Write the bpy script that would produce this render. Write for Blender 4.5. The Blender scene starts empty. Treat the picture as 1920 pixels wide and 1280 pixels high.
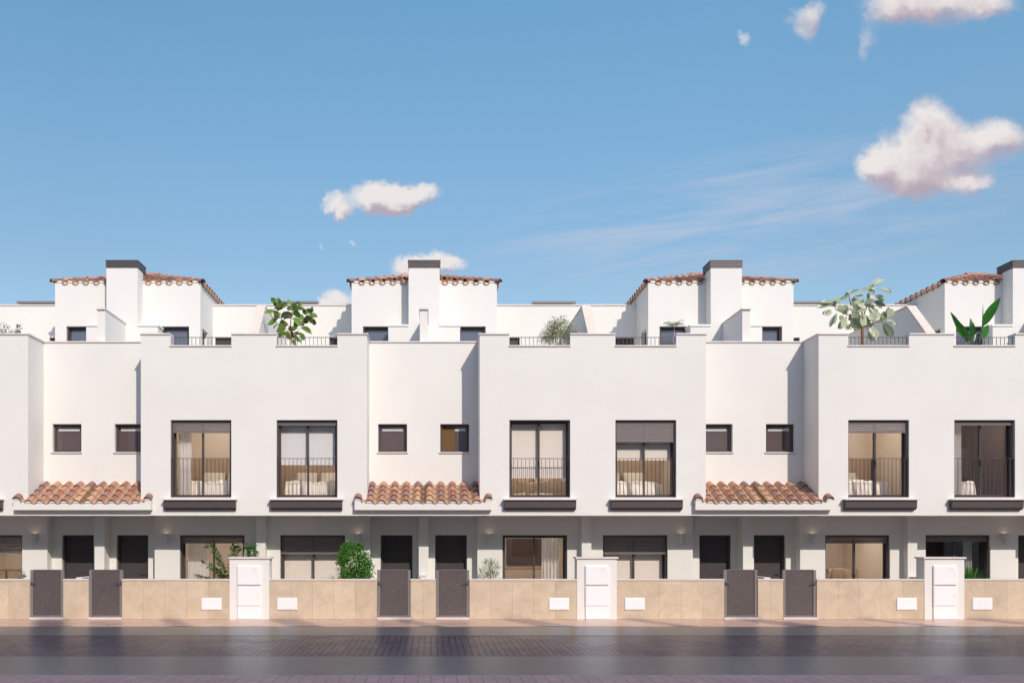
import bpy, math, random
from mathutils import Vector, Matrix
R = math.radians
S = bpy.context.scene
COL = S.collection
F = 1680.0; VX = 808.0; VH = 1007.0; EYE = 2.186; CAMY = -24.0      # lens in photo pixels, vanishing point, eye height

# ------------------------------------------------------------------ camera
cam = bpy.data.cameras.new("camera"); camo = bpy.data.objects.new("camera", cam); COL.objects.link(camo)
camo.location = (0, CAMY, EYE); camo.rotation_euler = (R(90), 0, 0)
cam.sensor_width = 36; cam.lens = 36 * F / 1920
cam.shift_x = (960 - VX) / 1920; cam.shift_y = (VH - 640) / 1920
cam.clip_end = 4000; cam.clip_start = .05
S.camera = camo

# ------------------------------------------------------------------ light and sky
SUNV = Vector((.457, -1.0, .777)).normalized()                     # towards the sun
EL = math.asin(SUNV.z); ROT = math.atan2(SUNV.x, SUNV.y)
sl = bpy.data.lights.new("sun", 'SUN'); so = bpy.data.objects.new("sun", sl); COL.objects.link(so)
sl.energy = 3.45; sl.angle = R(.5); sl.color = (1, .895, .80)
so.rotation_euler = (-SUNV).to_track_quat('-Z', 'Y').to_euler(); so.location = (20, -40, 40)
S.view_settings.view_transform = 'Standard'; S.view_settings.look = 'None'
S.view_settings.exposure = 0; S.view_settings.gamma = 1
S.render.engine = 'CYCLES'
S.cycles.max_bounces = 10; S.cycles.diffuse_bounces = 5; S.cycles.transparent_max_bounces = 16
S.cycles.sample_clamp_indirect = 6

W = bpy.data.worlds.new("World"); S.world = W; W.use_nodes = True
wn, wl = W.node_tree.nodes, W.node_tree.links
wn.clear()
def nmath(nt, op, a, b=None, c=None, clamp=False):
    n = nt.nodes.new('ShaderNodeMath'); n.operation = op; n.use_clamp = clamp
    for i, v in enumerate((a, b, c)):
        if v is None: continue
        if isinstance(v, (int, float)): n.inputs[i].default_value = v
        else: nt.links.new(v, n.inputs[i])
    return n.outputs[0]
def nvec(nt, op, a, b=None):
    n = nt.nodes.new('ShaderNodeVectorMath'); n.operation = op
    for i, v in enumerate((a, b)):
        if v is None: continue
        if isinstance(v, (tuple, list)): n.inputs[i].default_value = v
        else: nt.links.new(v, n.inputs[i])
    return n
def nnoise(nt, vec, scale, detail=5, rough=.55, dist=0):
    n = nt.nodes.new('ShaderNodeTexNoise'); n.inputs['Scale'].default_value = scale
    n.inputs['Detail'].default_value = detail; n.inputs['Roughness'].default_value = rough
    n.inputs['Distortion'].default_value = dist
    if vec is not None: nt.links.new(vec, n.inputs['Vector'])
    return n
def nramp(nt, fac, stops, interp='LINEAR'):
    n = nt.nodes.new('ShaderNodeValToRGB'); n.color_ramp.interpolation = interp
    el = n.color_ramp.elements
    while len(el) > 1: el.remove(el[-1])
    el[0].position = stops[0][0]; el[0].color = stops[0][1]
    for p, c in stops[1:]:
        e = el.new(p); e.color = c
    nt.links.new(fac, n.inputs[0]); return n.outputs[0]
def nmix(nt, fac, a, b, kind='MIX'):
    n = nt.nodes.new('ShaderNodeMix'); n.data_type = 'RGBA'; n.blend_type = kind
    for i, v in ((0, fac), (6, a), (7, b)):
        if isinstance(v, (int, float)): n.inputs[i].default_value = v
        elif isinstance(v, (tuple, list)): n.inputs[i].default_value = tuple(v) + ((1,) if len(v) == 3 else ())
        else: nt.links.new(v, n.inputs[i])
    return n.outputs[2]
# clouds as patches of sky direction: (azimuth tangent, elevation tangent, half width, half height)
def sk(px, py, rx, ry, w=1.0):
    if 150 < py < 400 and px > 1500: px -= 4; py -= 8
    return ((px - VX) / F, (VH - py) / F, rx / F, ry / F, w)
BLOBS = [sk(1700, 305, 82, 62), sk(1752, 232, 50, 62), sk(1800, 285, 90, 62), sk(1885, 268, 66, 38), sk(1722, 350, 66, 44),
         sk(1820, 350, 56, 22), sk(1648, 312, 44, 34),
         sk(1690, 12, 104, 52, .8), sk(1780, -4, 130, 60, .8), sk(1860, 10, 60, 34, .6),
         sk(1503, 46, 46, 42, .62), sk(1530, 20, 26, 34, .55), sk(1400, 72, 18, 26, .5), sk(1622, 88, 30, 50, .42),
         sk(700, 378, 78, 29), sk(735, 366, 58, 27), sk(617, 381, 26, 22), sk(640, 398, 18, 13), sk(786, 362, 48, 21),
         sk(742, 392, 36, 16),
         sk(772, 502, 48, 22), sk(800, 492, 44, 20), sk(842, 498, 40, 22), sk(640, 563, 36, 22), sk(612, 575, 28, 14),
         sk(656, 465, 8, 12, .55), sk(606, 467, 9, 14, .42)]
def cloud_group():
    g = bpy.data.node_groups.new('cloud_field', 'ShaderNodeTree')
    g.interface.new_socket('Vector', in_out='INPUT', socket_type='NodeSocketVector')
    g.interface.new_socket('Density', in_out='OUTPUT', socket_type='NodeSocketFloat')
    gi = g.nodes.new('NodeGroupInput'); go = g.nodes.new('NodeGroupOutput')
    n1 = nnoise(g, gi.outputs[0], 22, 7, .62)
    off = nvec(g, 'SCALE', nvec(g, 'SUBTRACT', n1.outputs['Color'], (.5, .5, .5)).outputs[0]); off.inputs['Scale'].default_value = .040
    p = nvec(g, 'ADD', gi.outputs[0], off.outputs[0]).outputs[0]
    n2 = nnoise(g, gi.outputs[0], 75, 6, .6)
    off2 = nvec(g, 'SCALE', nvec(g, 'SUBTRACT', n2.outputs['Color'], (.5, .5, .5)).outputs[0]); off2.inputs['Scale'].default_value = .014
    p = nvec(g, 'ADD', p, off2.outputs[0]).outputs[0]
    p = nvec(g, 'MULTIPLY', p, (1, 1, 0)).outputs[0]
    acc = None
    for (cx, cy, rx, ry, w) in BLOBS:
        q = nvec(g, 'MULTIPLY', nvec(g, 'SUBTRACT', p, (cx, cy, 0)).outputs[0], (1 / rx, 1 / ry, 1)).outputs[0]
        l = nvec(g, 'LENGTH', q).outputs['Value']
        d = nmath(g, 'MULTIPLY', nmath(g, 'EXPONENT', nmath(g, 'MULTIPLY', nmath(g, 'MULTIPLY', l, l), -1.6)), w)
        acc = d if acc is None else nmath(g, 'ADD', acc, d)
    acc = nmath(g, 'ADD', acc, nmath(g, 'MULTIPLY', nmath(g, 'SUBTRACT', n1.outputs[0], .5), nmath(g, 'MINIMUM', acc, .8)))
    g.links.new(acc, go.inputs[0]); return g
CG = cloud_group(); nt = W.node_tree
tc = wn.new('ShaderNodeTexCoord'); sep = wn.new('ShaderNodeSeparateXYZ'); wl.new(tc.outputs['Generated'], sep.inputs[0])
yy = nmath(nt, 'MAXIMUM', sep.outputs[1], .05)
comb = wn.new('ShaderNodeCombineXYZ')
wl.new(nmath(nt, 'DIVIDE', sep.outputs[0], yy), comb.inputs[0]); wl.new(nmath(nt, 'DIVIDE', sep.outputs[2], yy), comb.inputs[1])
c1 = wn.new('ShaderNodeGroup'); c1.node_tree = CG; wl.new(comb.outputs[0], c1.inputs[0])
c2 = wn.new('ShaderNodeGroup'); c2.node_tree = CG
wl.new(nvec(nt, 'ADD', comb.outputs[0], (-.008, .016, 0)).outputs[0], c2.inputs[0])
sky = wn.new('ShaderNodeTexSky'); sky.sky_type = 'NISHITA'; sky.sun_disc = False
sky.sun_elevation = EL; sky.sun_rotation = ROT; sky.air_density = 1.0; sky.dust_density = .6; sky.ozone_density = 1.6
dens = nmath(nt, 'SUBTRACT', c1.outputs[0], .22)
front = nmath(nt, 'GREATER_THAN', sep.outputs[1], .06)
alpha = nramp(nt, nmath(nt, 'MULTIPLY', dens, front), [(0, (0, 0, 0, 1)), (.10, (.12,) * 3 + (1,)), (.30, (.52,) * 3 + (1,)), (.75, (.96,) * 3 + (1,))])
# thin high streaks
st = nvec(nt, 'MULTIPLY', comb.outputs[0], (3.2, 26, 1)).outputs[0]
rotm = wn.new('ShaderNodeMapping'); rotm.inputs['Rotation'].default_value = (0, 0, R(-9)); wl.new(comb.outputs[0], rotm.inputs['Vector'])
st = nvec(nt, 'MULTIPLY', rotm.outputs[0], (2.6, 24, 1)).outputs[0]
sn = nnoise(nt, st, 1.6, 7, .62, .5)
cq = nvec(nt, 'MULTIPLY', nvec(nt, 'SUBTRACT', rotm.outputs[0], Vector((math.cos(R(9)) * .36 + math.sin(R(9)) * .355, -math.sin(R(9)) * .36 + math.cos(R(9)) * .355, 0))[:]).outputs[0], (1 / .34, 1 / .085, 0)).outputs[0]
cmask = nmath(nt, 'SUBTRACT', 1.0, nvec(nt, 'LENGTH', cq).outputs['Value'], clamp=True)
sfac = nmath(nt, 'MULTIPLY', nramp(nt, sn.outputs[0], [(.40, (0, 0, 0, 1)), (.72, (1, 1, 1, 1))]), nmath(nt, 'POWER', cmask, .7))
sfac = nmath(nt, 'MULTIPLY', sfac, 1.05, clamp=True)
lit = nmath(nt, 'SUBTRACT', c1.outputs[0], c2.outputs[0])
shn = nnoise(nt, comb.outputs[0], 30, 5, .5)
litf = nmath(nt, 'ADD', nmath(nt, 'MULTIPLY_ADD', lit, .8, .50), nmath(nt, 'MULTIPLY', nmath(nt, 'SUBTRACT', shn.outputs[0], .5), 1.1))
SKY_STR = .15
ccol = nramp(nt, litf, [(.05, (.47, .39, .46, 1)), (.38, (.60, .51, .55, 1)), (.6, (.75, .67, .67, 1)), (1, (.86, .81, .79, 1))])
ccol = nmix(nt, 1.0, ccol, (1 / SKY_STR,) * 3, 'MULTIPLY')
elev = nmath(nt, 'DIVIDE', sep.outputs[2], nmath(nt, 'SQRT', nmath(nt, 'MAXIMUM', nmath(nt, 'SUBTRACT', 1.0, nmath(nt, 'MULTIPLY', sep.outputs[2], sep.outputs[2])), .01)))
tint = nramp(nt, elev, [(.10, (.84, .88, .83, 1)), (.28, (.855, .90, .83, 1)), (.45, (.88, 1.09, 1.03, 1)), (.60, (.86, 1.21, 1.15, 1)), (.68, (.97, 1.10, 1.15, 1)), (.9, (1.8, 1.46, 1.58, 1))])
azr = wn.new('ShaderNodeMapRange'); wl.new(nmath(nt, 'DIVIDE', sep.outputs[0], yy), azr.inputs[0])
azr.inputs[1].default_value = -.4; azr.inputs[2].default_value = .3; azr.inputs[3].default_value = 1.0; azr.inputs[4].default_value = 1.19
azc = wn.new('ShaderNodeCombineXYZ')
for k in range(3): wl.new(azr.outputs[0], azc.inputs[k])
skyc = nmix(nt, 1.0, nmix(nt, 1.0, sky.outputs[0], tint, 'MULTIPLY'), azc.outputs[0], 'MULTIPLY')
s1 = nmix(nt, sfac, skyc, (.52 / SKY_STR, .58 / SKY_STR, .72 / SKY_STR))
s2 = nmix(nt, alpha, s1, ccol)
bg = wn.new('ShaderNodeBackground'); bg.inputs['Strength'].default_value = SKY_STR
wl.new(s2, bg.inputs[0]); wo = wn.new('ShaderNodeOutputWorld'); wl.new(bg.outputs[0], wo.inputs[0])

# ------------------------------------------------------------------ materials
M = {}
def mat(name, col=(.5, .5, .5), rough=.6, var=0, vscale=3, bump=0, bscale=60, spec=.5, metal=0, custom=None, island=None, speck=None):
    m = bpy.data.materials.new(name); m.use_nodes = True; t = m.node_tree
    b = t.nodes['Principled BSDF']; b.inputs['Roughness'].default_value = rough
    b.inputs['Specular IOR Level'].default_value = spec; b.inputs['Metallic'].default_value = metal
    geo = t.nodes.new('ShaderNodeNewGeometry'); pos = geo.outputs['Position']
    c = None
    if island:
        c = nramp(t, geo.outputs['Random Per Island'], island, 'CONSTANT' if len(island) > 5 else 'LINEAR')
    if var:
        n = nnoise(t, pos, vscale, 6, .6)
        k = nramp(t, n.outputs[0], [(.3, (1 - var,) * 3 + (1,)), (.7, (1 + var * .3,) * 3 + (1,))])
        c = nmix(t, 1.0, c if c is not None else tuple(col), k, 'MULTIPLY')
    if speck:
        n = nnoise(t, pos, speck[0], 2, .6)
        k = nramp(t, n.outputs[0], [(speck[1], (0, 0, 0, 1)), (speck[1] + .12, (1, 1, 1, 1))])
        c = nmix(t, nmath(t, 'MULTIPLY', k, speck[3]), c if c is not None else tuple(col), speck[2])
    if c is not None: t.links.new(c, b.inputs['Base Color'])
    else: b.inputs['Base Color'].default_value = tuple(col) + (1,)
    if bump:
        n = nnoise(t, pos, bscale, 4, .6)
        bu = t.nodes.new('ShaderNodeBump'); bu.inputs['Strength'].default_value = bump; bu.inputs['Distance'].default_value = .01
        t.links.new(n.outputs[0], bu.inputs['Height']); t.links.new(bu.outputs[0], b.inputs['Normal'])
    M[name] = m
    if custom: custom(m, t, b, pos)
    return m
mat('stucco', (.775, .755, .703), .9, .035, .7, .22, 55, .2)
mat('stucco_side', (.80, .785, .76), .9, .03, .9, .2, 60, .2)
mat('coping', (.72, .66, .62), .6, .06, 4, .05, 30, .3)
mat('stone_coping', (.74, .66, .56), .7, .16, 14, .12, 40, .3)
mat('mortar', (.78, .74, .69), .95, .12, 9, .3, 50, .1)
mat('terracotta', rough=.72, spec=.25, var=.28, vscale=14, bump=.25, bscale=70,
    island=[(0, (0.4, 0.19, 0.12, 1)), (0.12, (0.58, 0.33, 0.2, 1)), (0.24, (0.34, 0.18, 0.14, 1)), (0.36, (0.5, 0.26, 0.17, 1)), (0.48, (0.29, 0.17, 0.15, 1)), (0.58, (0.66, 0.4, 0.22, 1)), (0.66, (0.45, 0.24, 0.17, 1)), (0.78, (0.54, 0.3, 0.19, 1)), (0.9, (0.36, 0.21, 0.18, 1))])
mat('terracotta_channel', (.50, .32, .21), .75, .25, 8, .2, 60, .2)
mat('frame_metal', (.075, .062, .062), .42, 0, spec=.4)
mat('louvre_metal', (.15, .13, .13), .4, .08, 5, spec=.5, metal=.3)
mat('rail_metal', (.06, .05, .052), .5)
mat('door_paint', (.055, .047, .047), .5, 0, 3, .05, 200, .35, speck=(64, .60, (.28, .25, .235), .4))
mat('gate_paint', (.095, .078, .074), .5, .06, 3, .05, 200, .4, speck=(64, .60, (.42, .39, .36), .5))
mat('gate_frame_paint', (.21, .185, .18), .4, spec=.5)
mat('ledge_metal', (.085, .068, .066), .5, .05, 4, .03, 150, .4, speck=(190, .62, (.22, .19, .18), .4))
mat('shutter_slats', (.20, .175, .165), .45, spec=.4)
mat('white_plastic', (.86, .86, .85), .35, spec=.5)
mat('white_paint', (.82, .80, .78), .5)
mat('interior_beige', (.74, .66, .57), .85); mat('amber', (.19, .10, .03), .7, .1, 20); mat('lamp_shade_paint', (.62, .60, .60), .5); mat('dark_blind', (.115, .082, .085), .7, .05, 30)
mat('interior_white', (.82, .78, .72), .9)
mat('interior_dark', (.20, .15, .145), .85)
mat('wood', (.42, .25, .13), .55, .2, 6)
mat('wood_panel', (.52, .39, .28), .6, .12, 5)
mat('linen', (.80, .77, .72), .95, .03, 4, .3, 14)
mat('linen_beige', (.62, .50, .38), .95, .05, 4, .3, 14)
mat('blind_fabric', (.86, .80, .73), .95)
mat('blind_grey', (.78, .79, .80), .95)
mat('floor_wood', (.55, .42, .30), .4, .1, 3)
mat('pot_white', (.75, .73, .70), .6); mat('pot_clay', (.38, .26, .20), .8, .1, 8); mat('soil', (.05, .035, .025), .95)
mat('bark', (.26, .14, .085), .9, .3, 20, .5, 40)
mat('bark_pale', (.48, .42, .30), .9, .2, 20)
mat('screen_dark', (.09, .055, .05), .4)
mat('garden_tile', (.42, .36, .30), .7, .1, 3)
mat('opposite_wall', (.75, .72, .68), .9, .05, .5)
def leafmat(name, c1, c2, rough=.45, trans=.35, spec=.4):
    m = bpy.data.materials.new(name); m.use_nodes = True; t = m.node_tree; b = t.nodes['Principled BSDF']
    geo = t.nodes.new('ShaderNodeNewGeometry')
    n = nnoise(t, geo.outputs['Position'], 9, 3)
    k = nmath(t, 'ADD', nmath(t, 'MULTIPLY', geo.outputs['Random Per Island'], .7), nmath(t, 'MULTIPLY', n.outputs[0], .35))
    c = nramp(t, k, [(.1, tuple(c1) + (1,)), (.9, tuple(c2) + (1,))])
    t.links.new(c, b.inputs['Base Color']); b.inputs['Roughness'].default_value = rough; b.inputs['Specular IOR Level'].default_value = spec
    tr = t.nodes.new('ShaderNodeBsdfTranslucent'); t.links.new(c, tr.inputs[0])
    mx = t.nodes.new('ShaderNodeMixShader'); mx.inputs[0].default_value = trans
    t.links.new(b.outputs[0], mx.inputs[1]); t.links.new(tr.outputs[0], mx.inputs[2]); t.links.new(mx.outputs[0], t.nodes['Material Output'].inputs[0])
    M[name] = m
leafmat('leaf_ficus', (.008, .03, .010), (.24, .38, .07), .28, .25)
leafmat('leaf_shrub', (.025, .13, .012), (.16, .42, .05), .4)
leafmat('leaf_pale', (.22, .27, .12), (.52, .55, .32), .6)
leafmat('leaf_silver', (.20, .27, .15), (.62, .66, .46), .4, .25)
leafmat('leaf_banana', (.004, .022, .004), (.06, .28, .02), .3, .4)
leafmat('leaf_zz', (.02, .07, .015), (.08, .20, .04), .3)
leafmat('leaf_bamboo', (.12, .20, .06), (.45, .48, .30), .5)
leafmat('leaf_grass', (.04, .16, .02), (.14, .40, .06), .5)
def glass():
    m = bpy.data.materials.new('glass'); m.use_nodes = True; t = m.node_tree; t.nodes.remove(t.nodes['Principled BSDF'])
    tr = t.nodes.new('ShaderNodeBsdfTransparent'); tr.inputs[0].default_value = (.98, .97, .96, 1)
    gl = t.nodes.new('ShaderNodeBsdfGlossy'); gl.inputs['Roughness'].default_value = .01
    fr = t.nodes.new('ShaderNodeLayerWeight'); fr.inputs[0].default_value = .5
    fz = nmath(t, 'MULTIPLY_ADD', nmath(t, 'POWER', fr.outputs['Facing'], 5.0), .95, .045)
    mx = t.nodes.new('ShaderNodeMixShader'); t.links.new(fz, mx.inputs[0])
    t.links.new(tr.outputs[0], mx.inputs[1]); t.links.new(gl.outputs[0], mx.inputs[2]); t.links.new(mx.outputs[0], t.nodes['Material Output'].inputs[0])
    M['glass'] = m
    m = bpy.data.materials.new('coated_glass'); m.use_nodes = True; b = m.node_tree.nodes['Principled BSDF']
    b.inputs['Base Color'].default_value = (.17, .19, .26, 1); b.inputs['Metallic'].default_value = .25; b.inputs['Roughness'].default_value = .04; b.inputs['Specular IOR Level'].default_value = 1.0
    b.inputs['Coat Weight'].default_value = 1.0; b.inputs['Coat IOR'].default_value = 2.0; b.inputs['Coat Roughness'].default_value = .02
    M['coated_glass'] = m
    m = bpy.data.materials.new('curtain'); m.use_nodes = True; t = m.node_tree; b = t.nodes['Principled BSDF']
    b.inputs['Base Color'].default_value = (.84, .83, .82, 1); b.inputs['Roughness'].default_value = .95
    tl = t.nodes.new('ShaderNodeBsdfTranslucent'); tl.inputs[0].default_value = (.8, .78, .75, 1)
    mx = t.nodes.new('ShaderNodeMixShader'); mx.inputs[0].default_value = .35
    t.links.new(b.outputs[0], mx.inputs[1]); t.links.new(tl.outputs[0], mx.inputs[2]); t.links.new(mx.outputs[0], t.nodes['Material Output'].inputs[0])
    M['curtain'] = m
    m = bpy.data.materials.new('lamp_glow'); m.use_nodes = True; b = m.node_tree.nodes['Principled BSDF']
    b.inputs['Emission Color'].default_value = (1, .74, .45, 1); b.inputs['Emission Strength'].default_value = 3.2
    M['lamp_glow'] = m
glass()
def stone(m, t, b, pos):
    geo = [n for n in t.nodes if n.type == 'NEW_GEOMETRY'][0]
    n = nnoise(t, pos, 2.2, 8, .65, .6); n2 = nnoise(t, pos, 26, 6, .7)
    c = nramp(t, n.outputs[0], [(.28, (.51, .425, .30, 1)), (.5, (.60, .50, .37, 1)), (.72, (.67, .57, .44, 1))])
    k = nramp(t, n2.outputs[0], [(.3, (.84,) * 3 + (1,)), (.6, (1.04,) * 3 + (1,))])
    c = nmix(t, 1, c, k, 'MULTIPLY')
    v = nramp(t, geo.outputs['Random Per Island'], [(0, (.90, .88, .86, 1)), (1, (1.06, 1.03, 1.0, 1))])
    t.links.new(nmix(t, 1, c, v, 'MULTIPLY'), b.inputs['Base Color'])
mat('stone_cladding', rough=.75, spec=.25, custom=stone)
def brickmat(c_a, c_b, c_m, w, h, mortar, swap=False, bump=.4, rough=(.2, .45), offset=.5, nscale=1.3):
    def f(m, t, b, pos):
        sp = t.nodes.new('ShaderNodeSeparateXYZ'); t.links.new(pos, sp.inputs[0]); cb = t.nodes.new('ShaderNodeCombineXYZ')
        i, j = (1, 0) if swap else (0, 1)
        t.links.new(sp.outputs[i], cb.inputs[0]); t.links.new(sp.outputs[j], cb.inputs[1])
        br = t.nodes.new('ShaderNodeTexBrick'); t.links.new(cb.outputs[0], br.inputs['Vector'])
        br.offset = offset; br.inputs['Scale'].default_value = 1; br.inputs['Brick Width'].default_value = w; br.inputs['Row Height'].default_value = h
        br.inputs['Mortar Size'].default_value = mortar; br.inputs['Mortar Smooth'].default_value = .3; br.inputs['Bias'].default_value = 0
        for k, c in (('Color1', c_a), ('Color2', c_b), ('Mortar', c_m)): br.inputs[k].default_value = tuple(c) + (1,)
        n = nnoise(t, pos, nscale, 6, .65); k = nramp(t, n.outputs[0], [(.3, (.8,) * 3 + (1,)), (.7, (1.1,) * 3 + (1,))])
        t.links.new(nmix(t, 1, br.outputs[0], k, 'MULTIPLY'), b.inputs['Base Color'])
        rr = t.nodes.new('ShaderNodeMapRange'); t.links.new(n.outputs[0], rr.inputs[0]); rr.inputs[1].default_value = .3; rr.inputs[2].default_value = .7
        rr.inputs[3].default_value = rough[0]; rr.inputs[4].default_value = rough[1]; t.links.new(rr.outputs[0], b.inputs['Roughness'])
        n3 = nnoise(t, pos, 30, 3); hh = nmath(t, 'SUBTRACT', nmath(t, 'MULTIPLY', n3.outputs[0], .15), br.outputs[1])
        bu = t.nodes.new('ShaderNodeBump'); bu.inputs['Strength'].default_value = bump; bu.inputs['Distance'].default_value = .006
        t.links.new(hh, bu.inputs['Height']); t.links.new(bu.outputs[0], b.inputs['Normal'])
    return f
mat('paver_road', spec=.38, custom=brickmat((.06, .056, .095), (.13, .11, .155), (.004, .004, .006), .42, .13, .020, True, .35, (.27, .36)))
mat('pavement_far', custom=brickmat((.56, .36, .27), (.62, .42, .31), (.44, .29, .22), .4, .2, .006, False, .2, (.22, .38)))
mat('pavement_near', custom=brickmat((.64, .37, .30), (.70, .42, .34), (.20, .12, .11), .4, .2, .005, True, .3, (.45, .6)))
def conc(m, t, b, pos):
    mp = t.nodes.new('ShaderNodeMapping'); mp.inputs['Scale'].default_value = (.6, 3, 1); t.links.new(pos, mp.inputs[0])
    n = nnoise(t, mp.outputs[0], 2.0, 8, .7); n2 = nnoise(t, pos, 90, 3)
    c = nramp(t, n.outputs[0], [(.3, (.155, .155, .145, 1)), (.7, (.20, .197, .185, 1))])
    k = nramp(t, n2.outputs[0], [(.3, (.85,) * 3 + (1,)), (.7, (1.1,) * 3 + (1,))])
    t.links.new(nmix(t, 1, c, k, 'MULTIPLY'), b.inputs['Base Color'])
mat('concrete_strip', rough=.3, bump=.25, bscale=40, custom=conc)
mat('ground_mat', (.2, .18, .17), .9)

# ------------------------------------------------------------------ mesh helpers
class MB:
    def __init__(s, tf=(0, 1)): s.v = []; s.f = []; s.sm = []; s.mi = []; s.cx, s.s = tf
    def P(s, p): return (s.cx + s.s * p[0], p[1], p[2])
    def poly(s, pts, smooth=False, mi=0):
        i = len(s.v); s.v += [s.P(p) for p in pts]; k = list(range(i, i + len(pts)))
        if s.s < 0: k.reverse()
        s.f.append(k); s.sm.append(smooth); s.mi.append(mi)
    def mesh(s, pts, faces, smooth=False, mi=0):
        i = len(s.v); s.v += [s.P(p) for p in pts]
        for f in faces:
            k = [i + a for a in f]
            if s.s < 0: k.reverse()
            s.f.append(k); s.sm.append(smooth); s.mi.append(mi)
    def box(s, x0, x1, y0, y1, z0, z1, mi=0):
        p = [(x0, y0, z0), (x1, y0, z0), (x1, y1, z0), (x0, y1, z0), (x0, y0, z1), (x1, y0, z1), (x1, y1, z1), (x0, y1, z1)]
        s.mesh(p, [(0, 3, 2, 1), (4, 5, 6, 7), (0, 1, 5, 4), (1, 2, 6, 5), (2, 3, 7, 6), (3, 0, 4, 7)], mi=mi)
    def panel(s, a0, a1, z0, z1, t0, t1, holes=(), axis='x'):
        # solid slab in the (a, z) plane, thickness t0..t1, with rectangular holes; axis 'x': a=x t=y; 'y': a=y t=x
        A = sorted({a0, a1} | {min(max(h[i], a0), a1) for h in holes for i in (0, 1)})
        Z = sorted({z0, z1} | {min(max(h[i], z0), z1) for h in holes for i in (2, 3)})
        def solid(i, j):
            if i < 0 or j < 0 or i >= len(A) - 1 or j >= len(Z) - 1: return False
            ca, cz = (A[i] + A[i + 1]) / 2, (Z[j] + Z[j + 1]) / 2
            return not any(h[0] < ca < h[1] and h[2] < cz < h[3] for h in holes)
        q = (lambda a, t, z: (a, t, z)) if axis == 'x' else (lambda a, t, z: (t, a, z))
        fl = axis != 'x'
        def add(pts): s.poly(pts[::-1] if fl else pts)
        for i in range(len(A) - 1):
            for j in range(len(Z) - 1):
                if not solid(i, j): continue
                a, b, c, d = A[i], A[i + 1], Z[j], Z[j + 1]
                add([q(a, t0, c), q(b, t0, c), q(b, t0, d), q(a, t0, d)])
                add([q(b, t1, c), q(a, t1, c), q(a, t1, d), q(b, t1, d)])
                if not solid(i - 1, j): add([q(a, t1, c), q(a, t0, c), q(a, t0, d), q(a, t1, d)])
                if not solid(i + 1, j): add([q(b, t0, c), q(b, t1, c), q(b, t1, d), q(b, t0, d)])
                if not solid(i, j - 1): add([q(a, t1, c), q(b, t1, c), q(b, t0, c), q(a, t0, c)])
                if not solid(i, j + 1): add([q(a, t0, d), q(b, t0, d), q(b, t1, d), q(a, t1, d)])
    def prism(s, pts, x0, x1):
        # polygon in (y, z), extruded along x
        n = len(pts); P = [(x0, y, z) for y, z in pts] + [(x1, y, z) for y, z in pts]
        s.mesh(P, [tuple(range(n))[::-1], tuple(range(n, 2 * n))] + [(i, (i + 1) % n, n + (i + 1) % n, n + i) for i in range(n)])
    def tube(s, pts, rad, n=8, cap=True):
        rings = []; prev = None
        for i, p in enumerate(pts):
            p = Vector(p); d = (Vector(pts[min(i + 1, len(pts) - 1)]) - Vector(pts[max(i - 1, 0)])).normalized()
            a = Vector((0, 0, 1)) if abs(d.z) < .9 else Vector((1, 0, 0))
            u = d.cross(a).normalized(); w = d.cross(u).normalized()
            r = rad[i] if isinstance(rad, (list, tuple)) else rad
            rings.append([tuple(p + (u * math.cos(2 * math.pi * k / n) + w * math.sin(2 * math.pi * k / n)) * r) for k in range(n)])
        V = [q for rg in rings for q in rg]; Fc = []
        for i in range(len(rings) - 1):
            for k in range(n): Fc.append((i * n + k, i * n + (k + 1) % n, (i + 1) * n + (k + 1) % n, (i + 1) * n + k))
        if cap: Fc += [tuple(range(n))[::-1], tuple(range((len(rings) - 1) * n, len(rings) * n))]
        s.mesh(V, Fc, True)
    def lathe(s, c, prof, n=20):
        V = [(c[0] + r * math.cos(2 * math.pi * k / n), c[1] + r * math.sin(2 * math.pi * k / n), c[2] + z) for r, z in prof for k in range(n)]
        Fc = [(i * n + k, i * n + (k + 1) % n, (i + 1) * n + (k + 1) % n, (i + 1) * n + k) for i in range(len(prof) - 1) for k in range(n)]
        Fc += [tuple(range(n))[::-1], tuple(range((len(prof) - 1) * n, len(prof) * n))]
        s.mesh(V, Fc, True)
    def barrel(s, p0, p1, r0, r1, up=Vector((0, 0, 1)), concave=False, th=.014, n=7, jit=0):
        # half-round tile from p0 (low end) to p1 (high end)
        p0 = Vector(p0); p1 = Vector(p1); d = (p1 - p0).normalized(); side = d.cross(up).normalized(); nn = side.cross(d).normalized()
        sg = -1 if concave else 1
        def ring(p, r): return [tuple(p + side * (math.cos(math.pi * k / n) * r) + nn * (sg * math.sin(math.pi * k / n) * r)) for k in range(n + 1)]
        V = ring(p0, r0) + ring(p1, r1) + ring(p0, r0 - th) + ring(p1, r1 - th); m = n + 1; Fc = []
        for k in range(n):
            Fc += [(k, k + 1, m + k + 1, m + k), (2 * m + k + 1, 2 * m + k, 3 * m + k, 3 * m + k + 1)]
            Fc += [(k + 1, k, 2 * m + k, 2 * m + k + 1), (m + k, m + k + 1, 3 * m + k + 1, 3 * m + k)]
        Fc += [(0, m, 3 * m, 2 * m), (m + n, n, 2 * m + n, 3 * m + n)]
        if concave: Fc = [f[::-1] for f in Fc]
        s.mesh(V, [f[::-1] for f in Fc], False)
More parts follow.
